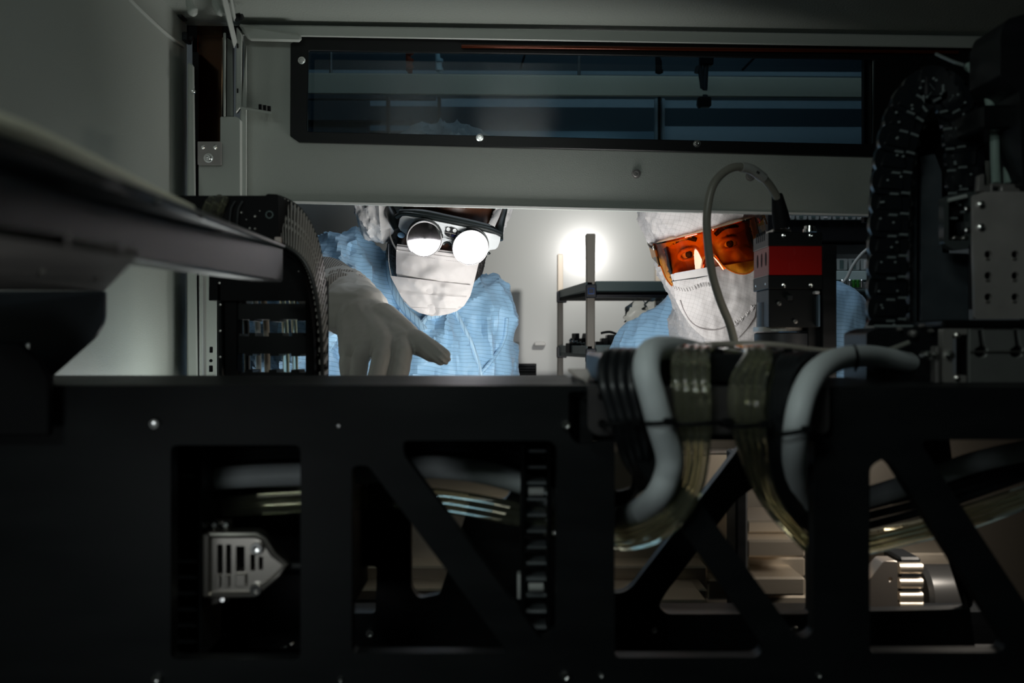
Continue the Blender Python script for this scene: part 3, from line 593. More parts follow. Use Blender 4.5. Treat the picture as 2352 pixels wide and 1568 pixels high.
B().hexa([P(-60, 296, .27), P(240, 405, .335), P(540, 520, .60), P(540, 532, .60), P(240, 430, .335), P(-60, 326, .27)],
         [P(-60, 296, .27) + Vector((-.02, 0, 0)), P(240, 405, .335) + Vector((-.02, 0, 0)), P(540, 520, .60) + Vector((-.02, 0, 0)), P(540, 532, .60) + Vector((-.02, 0, 0)), P(240, 430, .335) + Vector((-.02, 0, 0)), P(-60, 326, .27) + Vector((-.02, 0, 0))]).done('inner_flange', GREYP, tr)
for x, y, z in ((206, 410, .335), (361, 463, .40), (465, 497, .475)):
    B().lathe(P(x, y, z), (1, -.6, .1), [(.0012, -.002), (.0012, .001), (.0001, .0016)], 10).done('rivet', CHROME, tr)
B().tube([P(-80, 272, .30), P(60, 318, .33), P(200, 380, .38), P(330, 442, .46), P(430, 487, .55)], .0052, 10, 5).done('cable', mat('cream_cable', (.85, .82, .66), .5), None, 'blurred cream cable lying in the dark tray at the far left', 'cable')
# horizontal perforated flange under the tray
fz = H + .032
def onz(x, y, hz): z = (hz - H) * F / (784 - y); return P(x, y, z)
fl = thing('bracket_flange', onz(100, 640, fz), 'dark steel flange with oval slots under the left cable tray', 'bracket')
def flat_poly(pts, hz): return [(onz(x, y, hz).x, onz(x, y, hz).y) for x, y in pts]
oval = lambda x, y, a, b_, rot=-.6: [(x + a * math.cos(t * .628) * math.cos(rot) - b_ * math.sin(t * .628) * math.sin(rot), y + a * math.cos(t * .628) * math.sin(rot) + b_ * math.sin(t * .628) * math.cos(rot)) for t in range(10)]
B().prism(Matrix.Translation((0, 0, fz)), flat_poly([(-260, 505), (0, 543), (316, 590), (240, 668), (-260, 664)], fz), [flat_poly(oval(x, y, a, b_), fz) for x, y, a, b_ in ((154, 565, 9, 5), (275, 585, 7, 4), (94, 626, 13, 6.5), (223, 638, 10, 5))], .003).done('flange', mat('pale_oiled_steel', (.34, .31, .29), .5, .2, var=(20, (.22, .20, .19), .9)), fl)
gu = B().plate(fillet([(-200, 668), (239, 668, 6), (239, 735, 40), (222, 770, 30), (117, 863, 2), (117, 1000), (-200, 1000)], 4), [fillet([(54, 790), (68, 787), (66, 812), (52, 814)], 4)], .635, .004, .0006).done('gusset', mat('blue_black_steel', (.018, .024, .030), .4), None, 'black angled gusset plate below the slotted flange at the far left', 'gusset')
B().plate([(-240, 780), (40, 785), (90, 830), (112, 870), (112, 1000), (-240, 1000)], (), .58, .006, .001).done('foot_plate', DARK, None, 'black foot plate at the left end of the gantry', 'plate')

# ------------------------------------------------------------------ left cable chain
T = [(640, 449, .95), (662, 458, .95), (688, 476, .95), (708, 502, .95), (724, 534, .95), (737, 574, .95), (744, 620, .95), (749, 680, .95), (751, 760, .95), (752, 870, .95)]
Bo = [(646, 560, .90), (663, 568, .90), (682, 580, .90), (698, 596, .90), (710, 616, .90), (720, 642, .90), (729, 682, .90), (736, 730, .90), (741, 790, .90), (743, 870, .90)]
RIB = mat('grey_black_chain_rib', (.50, .47, .44), .40)
lch = thing('cable_chain', P(700, 860, .92), 'black ribbed cable chain curving down beside the left person', 'cable chain')
def strip(u, v, off=0.0):
    a = Vector(P(*cr_poly(T, u))); b_ = Vector(P(*cr_poly(Bo, u))); p = a.lerp(b_, v)
    du = (Vector(P(*cr_poly(T, min(u + .02, 1)))) - Vector(P(*cr_poly(T, max(u - .02, 0))))).normalized()
    n = du.cross(b_ - a).normalized()
    if n.dot(Vector((0, 0, H)) - p) < 0: n = -n
    return p + n * off
grid('backing', lambda u, v: strip(u, v, -.008), 40, 2, DARK, lch)
for e in (0, 1):
    B().tube([strip(k / 30, e, -.001) for k in range(31)], .0016, 8, 1).done('edge_rail', mat('chain_edge', (.03, .03, .03), .35) if e == 0 else bpy.data.materials['chain_edge'], lch)
NR = 30
for k in range(NR):
    u0 = (k + .10) / NR; u1 = (k + .46) / NR; um = (u0 + u1) / 2
    b = B()
    f = [strip(u0, .03, .001), strip(u1, .03, .001), strip(u1, .97, .001), strip(u0, .97, .001)]
    b.hexa(f, [strip(u0, .03, -.004), strip(u1, .03, -.004), strip(u1, .97, -.004), strip(u0, .97, -.004)])
    for v0 in (.42, .58):
        f = [strip(u1 - .001, v0, .0012), strip(u1 + .3 / NR, v0, .0012), strip(u1 + .3 / NR, v0 + .07, .0012), strip(u1 - .001, v0 + .07, .0012)]
        b.hexa(f, [p + Vector((-.002, .003, 0)) for p in f])
    b.done('crossbar', RIB, lch)
# side plates: dark box end on the upper run, curved inner side
B().plate(fillet([(378, 449), (610, 449), (614, 445), (638, 446), (641, 560), (560, 590), (378, 590)], 3), [], .90, .05, .002).done('end_box', DARK, lch)
side = fillet([(480, 560), (640, 556), (668, 574), (696, 598), (712, 622), (724, 660), (733, 700), (738, 760), (740, 870), (702, 870), (702, 690), (480, 690)], 3)
B().plate(side, (), .93, .012, .001).done('side_plate', DARK, lch)
B().lathe(P(619, 493, .899), (0, -1, 0), [(.0036, -.001), (.0036, .0006), (.0026, .0006), (.0026, -.0005)], 18, caps=False).done('ring', mat('dark_green_ring', (.03, .07, .065), .3), lch)
for x, y, s_ in ((555, 488, .0012), (586, 497, .0014), (574, 524, .0011), (586, 525, .001), (622, 554, .0012), (597, 484, .0007), (566, 504, .0007), (660, 574, .0012), (667, 583, .0006), (673, 588, .0006), (686, 623, .0007)):
    B().lathe(P(x, y, .899 if y < 560 else .929), (0, -1, 0), [(s_, -.001), (s_, .0004), (s_ * .4, .001)], 8).done('pin', STEEL, lch)
B().box(P(639, 552, .895), (.0062, .004, .0062), bev=.0008).done('latch_block', mat('pinkish_steel', (.62, .52, .48), .4), lch)
for x in (528, 545): B().tube([P(x + 12, 462, .898), P(x + 3, 478, .896), P(x, 500, .895), P(x - 1, 520, .896)], .0012, 8).done('wire', GREYP, lch)
for k, (x, w_) in enumerate(((478, .0045), (497, .006), (511, .004))):
    B().tube([P(x - 8, 500, .92 - .02), P(x - 4, 480, .895), P(x + 3, 464, .893), P(x + 8, 458, .90)], w_ * .8, 10).done('clear_tube', TUBE, None, 'short clear tube end poking up above the left tray, ' + ['leftmost', 'middle', 'rightmost'][k], 'tube', 'short clear tube ends')

# second chain: open ladder facing us with cables standing in it
lad = thing('cable_ladder', P(620, 862, .94), 'black open cable ladder full of upright cables under the left tray', 'cable ladder')
B().plate([(497, 640), (508, 652), (513, 870), (500, 870)], (), .93, .04, .001).done('side_rail', BLACKG, lad)
B().plate([(514, 640), (545, 660), (545, 870), (516, 870)], (), .935, .02, .001).done('side_rail', DARK, lad)
B().plate([(700, 640), (742, 640), (742, 870), (703, 870)], (), .936, .03, .001).done('side_rail', DARK, lad)
def comb(y0, y1, up, dn, z, th=.006):
    pts = [(512, y0)]
    for a, b_, h in up: pts += [(a, y0), (a, y0 - h), (b_, y0 - h), (b_, y0)]
    pts += [(702, y0), (702, y1)]
    for a, b_, h in reversed(dn): pts += [(b_, y1), (b_, y1 + h), (a, y1 + h), (a, y1)]
    pts += [(512, y1)]
    return B().plate(pts, (), z, th, .0005).done('crossbar', BLACKG, lad)
comb(600, 664, [], [(550, 558, 4), (573, 582, 3), (600, 612, 6), (655, 668, 6), (690, 700, 3)], .938, .03)
comb(697, 733, [], [(556, 570, 0.5), (573, 584, 4), (620, 642, 5), (683, 700, 4)], .938, .03)
comb(772, 812, [(537, 550, 6), (572, 586, 8), (617, 648, 8), (670, 698, 8)], [(565, 580, 5), (620, 640, 5), (668, 690, 6)], .938, .03)
comb(856, 880, [(562, 580, 7), (617, 635, 7), (668, 686, 7)], [], .938, .03)
for x, m_, r_, lab in ((546, CGRY, .0018, 'thin grey'), (566, CBLK, .0030, 'black'), (592, HOSE, .0026, 'pale grey'), (612, CBEI, .0030, 'beige'), (655, TUBE, .0032, 'clear'), (676, TUBE, .0028, 'clear second')):
    B().tube([P(x - 24, 600, .985), P(x - 8, 680, .985), P(x, 750, .985), P(x + 3, 880, .985)], r_, 12).done('upright_cable', m_, None, lab + ' upright cable standing in the black ladder left of the person', 'cable', 'upright cables in the ladder')
for x, y in ((504, 650), (506, 700), (506, 760), (506, 820), (730, 816)): B().lathe(P(x, y, .929), (0, -1, 0), [(.0011, 0), (.0011, .0008), (.0003, .001)], 8).done('pin', STEEL, lad)

# ------------------------------------------------------------------ red machine-vision camera
rc_ = thing('industrial_camera', P(1825, 800, 1.0), 'red and black box camera with a cable plug, standing before the right person', 'camera')
RED = mat('red_anodised', (.40, .006, .004), .33, coat=.3)
BLK2 = mat('black_camera_body', (.006, .007, .008), .36)
B().pbox(1766, 565, 1888, 631, 1.0, 1.062, .0004).done('red_housing', RED, rc_)
B().pbox(1765, 533, 1889, 564, .9995, 1.0625, .0006).done('upper_housing', BLK2, rc_)
B().pbox(1765, 632, 1889, 663, .9995, 1.0625, .0006).done('lower_housing', BLK2, rc_)
for k, y in enumerate((564.5, 631.5)): B().pbox(1764.6, y - .6, 1766, y + .6, 1.0, 1.062).done('edge_line', STEEL, rc_)
xs = P(1766, 600, 1.0).x
for k in range(3):     # ventilation slots on the lit side of the red housing
    yy = 1.012 + k * .017; B().hexa([(xs - .0003, yy + .0025 * math.cos(t * .785), P(0, 598, 1.03).z + .007 * math.sin(t * .785)) for t in range(8)], [(xs + .002, yy + .0025 * math.cos(t * .785), P(0, 598, 1.03).z + .007 * math.sin(t * .785)) for t in range(8)]).done('slot', DARK, rc_)
for k in range(5): B().box((xs - .0002, 1.016 + k * .008, P(0, 549, 1.03).z + .002), (.001, .0035, .010)).done('vent', DARK, rc_)
for y in (541, 655):
    for x in (1801, 1863): B().lathe(P(x, y, .9995), (0, -1, 0), [(.0024, -.001), (.0024, .0006), (.0012, .001), (.0001, .0004)], 12).done('screw', CHROME, rc_)
for yy in (1.012, 1.052): B().lathe((xs, yy, P(0, 654, 1.03).z), (-1, 0, 0), [(.0014, -.001), (.0014, .0006), (.0001, .001)], 10).done('screw', CHROME, rc_)
B().pbox(1776, 525, 1817, 533, 1.005, 1.035, .0008).done('connector_base', STEEL, rc_)
for x in (1784, 1797, 1808): B().lathe(P(x, 525, 1.01), (0, 0, 1), [(.0019, 0), (.0019, .0045), (.0012, .005)], 10).done('connector_pin', CHROME, rc_)
B().lathe(P(1860, 533, 1.02), (0, 0, 1), [(.0068, 0), (.0068, .003), (.0055, .003), (.0055, .0062), (.004, .0062)], 20).done('round_connector', CHROME, rc_)
B().pbox(1766, 663, 1884, 752, 1.003, 1.055, .001).done('lens_mount', BLK2, rc_)
B().lathe(P(1795, 752, 1.035), (0, 0, 1), [(.0245, 0), (.0245, .026), (.0215, .026), (.0215, .038)], 32).done('lens_barrel', mat('lens_barrel_black', (.03, .035, .042), .3), rc_)
B().lathe(P(1790, 761, 1.035), (0, 0, 1), [(.0265, 0), (.0265, .0045)], 32).done('knurled_ring', mat('ring_steel', (.6, .58, .54), .3, 1.0, bump=(50, .6, .001, (20, 20, .1))), rc_)
B().lathe(P(1800, 815, 1.035), (0, 0, 1), [(.030, 0), (.030, .022), (.027, .0235)], 32).done('lens_base', mat('lens_base_black', (.02, .022, .026), .4), rc_)
for x, y in ((1790, 697), (1827, 738)): B().lathe(P(x, y, 1.002), (0, -1, 0), [(.0022, -.001), (.0022, .0008), (.0009, .001), (.0008, .0001)], 12).done('screw', STEEL, rc_)
B().pbox(1808, 677, 1822, 689, .998, 1.004, .0008).done('tab', GREYP, rc_)
B().pbox(1872, 668, 1883, 675, .994, 1.003, .0008).done('catch', mat('white_catch', (.8, .8, .82), .3), rc_)
B().pbox(1879, 676, 1884, 750, .996, 1.003, .0005).done('strip', mat('blue_grey_strip', (.10, .15, .20), .3), rc_)
B().pbox(1889, 562, 1922, 1090, 1.0, 1.05, .001).done('mount_arm', BLACK, rc_)
B().pbox(1855, 672, 1890, 880, 1.01, 1.05, .001).done('mount_plate', BLACK, rc_)
cc = thing('camera_cable', P(1690, 790, .97), 'grey cable looping high and plugging into the red camera', 'cable')
B().tube([P(1690, 800, .97), P(1676, 745, .97), P(1654, 690, .965), P(1636, 630, .96), P(1626, 560, .955), P(1624, 490, .95), P(1636, 430, .95), P(1662, 396, .955), P(1695, 383, .96), P(1735, 393, .97), P(1768, 425, .985), P(1789, 462, .995)], .0040, 14, 6).done('cable', mat('olive_grey_cable', (.23, .225, .19), .36), cc)
B().tube([P(1702, 383.5, .962), P(1726, 389, .968), P(1754, 409, .978)], .0050, 14, 4).done('label_sleeve', mat('grey_sleeve', (.36, .37, .35), .4), cc)
for k in range(4): B().box(P(1733 + k * 3.2, 390.5 + k * 2.0, .9655), (.0010, .0006, .0022), Euler((0, R(32), 0))).done('print', DARK, cc)
B().lathe(P(1797, 522, 1.0), (P(1785, 448, .995) - P(1797, 522, 1.0)), [(.0088, 0), (.0088, .008), (.0080, .016), (.0055, .0325), (.0046, .034)], 18).done('plug', DARK, cc)

# ------------------------------------------------------------------ right cable chain: an upright arch of links
arc = thing('cable_chain', P(2040, 800, .82), 'large black cable chain arching over at the right, links facing the viewer', 'cable chain')
path = [(2038, 830), (2038, 760), (2039, 690), (2040, 620), (2042, 550), (2045, 480), (2050, 410), (2060, 340), (2078, 275), (2106, 222), (2143, 196), (2180, 215), (2204, 262), (2214, 325), (2219, 395), (2222, 470), (2224, 545)]
LK = mat('glossy_chain_link', (.008, .010, .012), .20, bump=(120, .3, .0006)); HL = mat('highlight_grey', (.16, .19, .19), .32)  # pale grey paints highlights on the edge bars and studs of black links
nl = 23
def pth(u):
    a = cr_poly(path, u); b_ = cr_poly(path, min(u + .01, 1)); c = cr_poly(path, max(u - .01, 0))
    d = Vector((b_[0] - c[0], b_[1] - c[1])).normalized(); return Vector(a), d
for k in range(nl):
    u = (k + .5) / nl; c, d = pth(u); n_ = Vector((-d.y, d.x)); hl_ = 31; wd_ = 44
    q = lambda a, s_: tuple(c + d * a + n_ * s_)
    lk = B().plate(fillet([q(-hl_, -wd_ * .8), q(-hl_ * .4, -wd_ * 1.05), q(hl_ * .5, -wd_ * 1.02), q(hl_, -wd_ * .7), q(hl_, wd_ * .7), q(hl_ * .5, wd_), q(-hl_ * .5, wd_), q(-hl_, wd_ * .7)], 8), [], .800 + .0035 * (k % 2), .006, .0012).done('link', LK, arc)
    B().plate(fillet([q(-hl_ * .55, -wd_ * .62), q(hl_ * .5, -wd_ * .5), q(hl_ * .55, wd_ * .5), q(-hl_ * .5, wd_ * .62)], 6), (), .7975 + .0035 * (k % 2), .003, .0008).done('boss', LK, lk)
    for sgn, aa in ((.55, -24), (-.05, 20)):
        m1 = c + d * aa + n_ * wd_ * sgn; m2 = c + d * aa + n_ * wd_ * (sgn + .42)
        B().tube([P(m1.x, m1.y, .7985), P(m2.x, m2.y, .7985)], .0011, 6, 1).done('edge_highlight', HL, lk)
    for s_ in range(2):
        m1 = c + d * random.uniform(-14, 14) + n_ * random.uniform(-26, 26); B().lathe(P(m1.x, m1.y, .797), (0, -1, 0), [(.0010, -.001), (.0010, .0006), (.0002, .001)], 7).done('stud', HL, lk)
    if k < nl - 1: B().tube([P(*(c + n_ * wd_ * .9), .81), P(*(c + n_ * wd_ * .9), .90)], .004, 8, 1).done('crossbar', LK, lk)
    B().plate(fillet([q(-hl_, -wd_), q(hl_, -wd_), q(hl_, wd_), q(-hl_, wd_)], 8), [], .89, .006).done('far_plate', DARK, lk)
# drip-shaped outer teeth on the left leg
# plates standing inside the arch
BG = mat('blue_grey_plate', (.040, .052, .062), .45, bump=(60, .25, .0006), var=(45, (.062, .075, .085), .9))
gp = thing('guide_plates', P(2130, 750, .83), 'pair of upright blue-grey guide plates inside the right cable arch', 'guide')
B().pbox(2090, 375, 2107, 750, .835, .85, .0008).done('narrow_plate', BG, gp)
B().plate([(2118, 358), (2148, 352), (2165, 395), (2166, 580), (2226, 582), (2226, 750), (2116, 750)], (), .84, .02, .0008).done('wide_plate', BG, gp)
B().pbox(2107, 350, 2118, 750, .845, .86).done('groove', DARK, gp)
B().plate([(2070, 290), (2170, 270), (2180, 380), (2180, 750), (2070, 750)], (), .875, .01).done('back_plate', DARK, gp)
for y0, y1 in ((360, 376), (400, 418), (478, 500), (522, 552), (605, 626), (640, 680), (730, 745)): B().pbox(2072 + (y0 % 3), y0, 2077 + (y0 % 3) , y1, .84, .85, .0008).done('spacer', mat('pale_spacer', (.22, .24, .20), .5) if y0 == 360 else bpy.data.materials['pale_spacer'], gp)
lb = thing('latch_housing', P(2205, 575, .8), 'black framed housing with bright screws left of the galvanised bracket', 'housing')
B().plate(fillet([(2168, 452), (2224, 440), (2243, 440), (2243, 568), (2226, 570), (2190, 574, 14), (2168, 560, 14)], 4), [fillet([(2179, 462), (2226, 454), (2226, 552), (2179, 552)], 4)], .79, .01, .0012).done('frame', mat('housing_frame', (.05, .06, .06), .35), lb)
B().pbox(2174, 450, 2232, 560, .80, .81).done('cavity', DARK, lb)
B().tube([P(2178, 460, .788), P(2220, 450, .788)], .0017, 8, 1).done('top_edge', mat('pale_edge', (.4, .44, .42), .35), lb)
for y in (480, 529): B().lathe(P(2220, y, .79), (0, -1, 0), [(.0023, 0), (.0023, .002), (.0012, .0028)], 12).done('screw', CHROME, lb)
for x in (2194, 2216): B().tube([P(x - 8, 548, .792), P(x, 545, .79), P(x + 8, 547, .792)], .0014, 8).done('spring', STEEL, lb)
gb = thing('perforated_bracket', P(2300, 735, .75), 'galvanised steel bracket with two columns of holes at the right edge', 'bracket')
hole = lambda x, y, q=9: [(x + q * math.cos(t * .524), y + q * math.sin(t * .524)) for t in range(12)]
B().plate(fillet([(2236, 448), (2262, 440), (2420, 440), (2420, 732), (2240, 732), (2236, 580)], 4), [hole(x, y) for x in (2270, 2332) for y in (584, 633, 682)] + [hole(2394, y) for y in (584, 633, 682)], .75, .004, .0008).done('plate', mat('galvanised_light', (.44, .42, .40), .48, .45, bump=(200, .2, .0004), var=(35, (.33, .315, .30), .9)), gb)
B().pbox(2236, 560, 2420, 710, .757, .765).done('hole_backing', DARK, gb)
for y in (470, 522): B().lathe(P(2252, y, .75), (0, -1, 0), [(.0028, 0), (.0028, .002), (.0014, .003), (.0001, .003)], 14).done('screw', CHROME, gb)
for x in (2268, 2330): 
    for y in (584, 633, 682): B().tube([P(x - 5, y + 10, .7492), P(x, y + 12, .7492), P(x + 5, y + 10, .7492)], .0006, 6).done('hole_rim', STEEL, gb)
B().plate([(2248, 402), (2262, 398), (2262, 425), (2276, 425), (2276, 440), (2245, 440)], (), .752, .006, .0008).done('tab', GALV, gb)
B().plate([(2276, 420), (2340, 422), (2348, 446), (2276, 446)], [[(2282, 428), (2300, 428), (2300, 438), (2282, 438)]], .752, .006, .0008).done('clamp', GALV, gb)
for k, x in enumerate((0, 30)):
    B().tube([P(2222 + x * .9, 152, .80), P(2250 + x * .9, 172, .79), P(2266 + x, 205, .785), P(2276 + x, 250, .78), P(2284 + x * .95, 310, .775), P(2286 + x * .95, 370, .77), P(2288 + x * .95, 424, .76)], .0036, 12).done('grey_tube', mat('teal_grey_tube', (.22, .30, .27), .38) if k == 0 else bpy.data.materials['teal_grey_tube'], None, 'upright grey-green tube above the galvanised bracket, ' + ('left of the pair' if k == 0 else 'right of the pair'), 'tube', 'pair of grey-green tubes')
B().pbox(2255, 240, 2342, 296, .755, .81, .002).done('tube_clamp', BLACKG, None, 'black clamp block around the pair of grey-green tubes', 'clamp')
hs = B().plate(fillet([(2298, 76, 14), (2312, 44, 10), (2500, -10), (2500, 425), (2349, 425), (2341, 210), (2298, 172)], 4), (), .74, .05, .002).done('motor_housing', BLACK, None, 'black housing filling the top right corner', 'housing')
B().plate([(2200, 140), (2290, 150), (2300, 176), (2270, 172), (2230, 160)], (), .84, .01, .001).done('chain_guide', BLACKG, None, 'black guide at the top of the right cable arch', 'guide')
B().tube([P(2150, 124, .82), P(2190, 142, .80), P(2215, 150, .79)], .0013, 8).done('guide_wire', HL, None, 'thin grey wire along the top of the right cable arch', 'wire')
# carriage at lower right
ca = thing('carriage', P(2250, 884, .70), 'steel carriage with bracket and keyhole plate at the right end of the gantry', 'carriage')
B().pbox(2165, 734, 2500, 753, .715, .80, .0012).done('cross_plate', BLACKG, ca)
B().plate(fillet([(2166, 755), (2222, 755), (2222, 768), (2188, 768), (2188, 860), (2220, 862), (2220, 878), (2166, 878)], 3), (), .700, .008, .0008).done('channel', mat('steel_channel', (.34, .33, .31), .4, .5), ca)
kh = lambda x: [(x - 5, 757), (x + 5, 757), (x + 9, 792), (x + 16, 800), (x + 12, 816), (x, 822), (x - 12, 816), (x - 13, 803), (x, 794)]
B().plate([(2226, 755), (2500, 755), (2500, 880), (2226, 880)], [kh(2252), kh(2334)], .70, .004, .0008).done('keyhole_plate', mat('stainless_plate', (.30, .31, .30), .38, .6, var=(30, (.22, .23, .22), .8)), ca)
B().pbox(2222, 755, 2500, 882, .712, .73).done('backing', DARK, ca)
B().tube([P(2228, 808, .699), P(2420, 808, .699)], .0007, 6, 1).done('crease', STEEL, ca)
for x, s_ in ((2130, .0034), (2148, .0022), (2180, .0034)): B().lathe(P(x, 816, .70), (0, -1, 0), [(s_, -.006), (s_, .002), (s_ * .5, .004), (.0001, .004)], 14).done('bolt', CHROME, ca)
for y in (770, 868): B().lathe(P(2198, y, .70), (0, -1, 0), [(.0022, -.004), (.0022, .001), (.0008, .002)], 12).done('bolt', STEEL, ca)
B().pbox(2150, 795, 2160, 880, .70, .71, .0008).done('fin', GALV, ca)
B().plate(fillet([(1990, 764), (2020, 752), (2165, 750), (2165, 884), (1990, 884)], 6), (), .735, .05, .002).done('end_block', BLACK, ca)
for x, y in ((2097, 766), (2118, 748), (2067, 756), (2139, 760)): B().lathe(P(x, y, .732), (0, -1, 0), [(.0030 if x < 2100 and y > 760 else .0016, -.003), (.0028 if x < 2100 and y > 760 else .0014, .002), (.0005, .004)], 12).done('stud', GALV, ca)
B().tube([P(2008, 749, .78), P(2165, 750, .76)], .0012, 8, 1).done('edge', HL, ca)
B().pbox(1994, 748, 2036, 766, .79, .80, .001).done('pale_block', mat('pale_grey_block', (.34, .34, .34), .5), ca)

# ------------------------------------------------------------------ people
GOWN = lines(mat('blue_gown_cloth', (.29, .50, .70), .55, sheen=.2, bump=(16, .7, .010, (1.6, 1, .5))), (.10, .05, 1), .0066, .0009, (.03, .10, .20), .003, .42)
GOWNL = lines(mat('blue_gown_front', (.38, .58, .74), .55, sheen=.2, bump=(30, .5, .004)), (1, .05, .12), .0066, .0008, (.04, .12, .24), .003, .7)
WHITE = mat('white_nonwoven', (.61, .58, .57), .8, sheen=.2, bump=(45, .5, .003))
NET = mat('white_bouffant_cap', (.62, .61, .60), .85, bump=(90, .8, .003, (1, 1, 1)))
HOOD = lines(mat('white_hood_cloth', (.58, .555, .55), .7, sheen=.2, bump=(70, .25, .001)), (.35, 0, 1), .0060, .0006, (.22, .20, .20), .003, .26, second=(1, 0, -.2))
GLOVE = mat('grey_white_glove', (.50, .48, .45), .5, bump=(40, .25, .0012, (1, 1, .5)))
KNIT = lines(mat('knit_cuff', (.40, .36, .32), .85), (1, 0, .15), .0030, .0012, (.12, .11, .10), .001, .9)
SKD = mat('dark_brown_skin', (.095, .033, .013), .42, sss=.1, bump=(400, .3, .0005), var=(40, (.040, .013, .006), .8))
SKL = mat('light_skin', (.62, .33, .22), .45, sss=.15, bump=(500, .25, .0004), var=(30, (.50, .24, .16), .7))
HAIR = mat('black_hair', (.012, .010, .009), .55, bump=(260, 1, .003))

def ridged(sc, amp, seed, st=(1, 1, 1)):
    off = Vector((seed * 3.7, seed * 1.3, seed * 7.1))
    def f(c):
        q = Vector((c.x * st[0], c.y * st[1], c.z * st[2])) * sc + off
        a = 1 - abs(noise.noise(q)) * 2; b_ = 1 - abs(noise.noise(q * 2.1 + off)) * 2
        return amp * (a ** 3 * .7 + b_ ** 3 * .3 - .35)
    return f
def frame(o, roll, pitch, yaw):
    return Matrix.Translation(o) @ Matrix.Rotation(R(roll), 4, 'Y') @ Matrix.Rotation(R(yaw), 4, 'Z') @ Matrix.Rotation(R(pitch), 4, 'X')
def head_shape(b, M, s=1.0):
    L = lambda x, y, z: M @ Vector((x * s, y * s, z * s))
    rm = M.to_3x3().to_4x4()
    E = lambda c, r, sub=3: b.ell(L(*c), [q * s for q in r], rm, sub)
    E((0, .105, .045), (.076, .096, .094), 4); E((0, .072, -.020), (.064, .058, .078), 4); E((0, .080, -.088), (.048, .050, .034))
    b.cap(L(0, .020, .004), .008 * s, L(0, .002, -.034), .011 * s)
    for q in (-1, 1):
        E((q * .014, .012, -.036), (.008, .010, .007), 2); E((q * .040, .040, -.026), (.024, .022, .020))
        E((q * .076, .100, -.008), (.009, .018, .030)); E((q * .079, .106, .006), (.010, .012, .018), 2)
        b.cap(L(q * .014, .024, .020), .009 * s, L(q * .050, .036, .022), .010 * s)
        for a in range(6):     # eyelids: an upper and a lower arc round each eyeball
            t0 = math.pi * a / 6; t1 = math.pi * (a + 1) / 6
            for up, rr in ((.0086, .0038), (-.0072, .0032)):
                p0 = L(q * .031 - math.cos(t0) * .0155, .0225 - math.sin(t0) * .0068, math.sin(t0) * up); p1 = L(q * .031 - math.cos(t1) * .0155, .0225 - math.sin(t1) * .0068, math.sin(t1) * up)
                b.cap(p0, rr * s, p1, rr * s, 8)
    b.cap(L(-.020, .018, -.066), .006 * s, L(.020, .018, -.066), .006 * s); b.cap(L(-.016, .020, -.073), .007 * s, L(.016, .020, -.073), .007 * s)
def eyes(M, root, iris):
    rm = M.to_3x3().to_4x4()
    for q in (-1, 1):
        e = B().ell(M @ Vector((q * .031, .0280, 0)), (.0118, .0118, .0118), rm, 3).done('eye', mat('eye_white', (.75, .70, .66), .15) if q < 0 else bpy.data.materials['eye_white'] , root) if not (q < 0 and 'eye_white' in bpy.data.materials) else B().ell(M @ Vector((q * .031, .0280, 0)), (.0118, .0118, .0118), rm, 3).done('eye', bpy.data.materials['eye_white'], root)
        B().ell(M @ Vector((q * .031 + .0006, .0176, .0005)), (.0056, .0026, .0056), rm, 2).done('iris', iris, e)
def person_body(b, hips, chest, neck, shl, shr, el, er, wl, wr, s=1.0):
    """trunk, arms and legs down to the clean-room floor as overlapping tapered shapes"""
    b.cap(hips, .135 * s, chest, .150 * s, 18); b.cap(chest, .13 * s, neck, .060 * s, 18); b.cap(shl, .062 * s, shr, .062 * s, 16)
    b.cap(chest + Vector((-.07, 0, 0)), .10 * s, chest + Vector((.07, 0, 0)), .10 * s, 16)
    for sh, e, w_ in ((shl, el, wl), (shr, er, wr)):
        b.cap(sh, .066 * s, e, .052 * s, 16); b.cap(e, .052 * s, w_, .040 * s, 16)
    for q in (-1, 1):
        hp = hips + Vector((q * .085, 0, -.04)); kn = Vector((hips.x + q * .10, hips.y - .02, .50)); ft = Vector((hips.x + q * .11, hips.y, .09))
        b.cap(hp, .105 * s, kn, .075 * s, 14); b.cap(kn, .075 * s, ft, .060 * s, 14)
def shoes(root, hips, m):
    for q in (-1, 1):
        x = hips.x + q * .11
        B().cap((x, hips.y + .05, .045), .045, (x, hips.y - .13, .040), .040).box((x, hips.y - .045, .012), (.085, .26, .024), bev=.008).done('shoe', m, root)

# ---- left person
PL = thing('person', (-.13, 1.86, 0), 'person in blue striped gown, bouffant cap and pleated mask pointing down with gloved hand', 'person')
ML = frame(P(1026, 556, 1.545), 11.5, 20, 13)
neckL = P(1000, 640, 1.74); chestL = P(972, 850, 1.76); hipsL = Vector((-.12, 1.92, .88))
shL = P(830, 640, 1.70); shR = P(1092, 715, 1.74)
b = B(); head_shape(b, ML)
b.cap(ML @ Vector((0, .115, -.06)), .056, neckL, .060); b.cap(neckL, .07, chestL, .10)
obj('body', blob(b, .0026, 3), SKD, PL)
eyes(ML, PL, HAIR)
# beard along the jaw
b = B()
for q in (-1, 1):
    b.cap(ML @ Vector((q * .069, .080, -.004)), .011, ML @ Vector((q * .067, .074, -.055)), .015); b.cap(ML @ Vector((q * .067, .074, -.055)), .015, ML @ Vector((q * .036, .064, -.100)), .016)
b.cap(ML @ Vector((-.036, .064, -.100)), .016, ML @ Vector((.036, .064, -.100)), .016)
obj('beard', blob(b, .0028, 1, lambda c: .0020 * noise.noise(c * 420)), HAIR, PL, 'short black beard along the jaw')
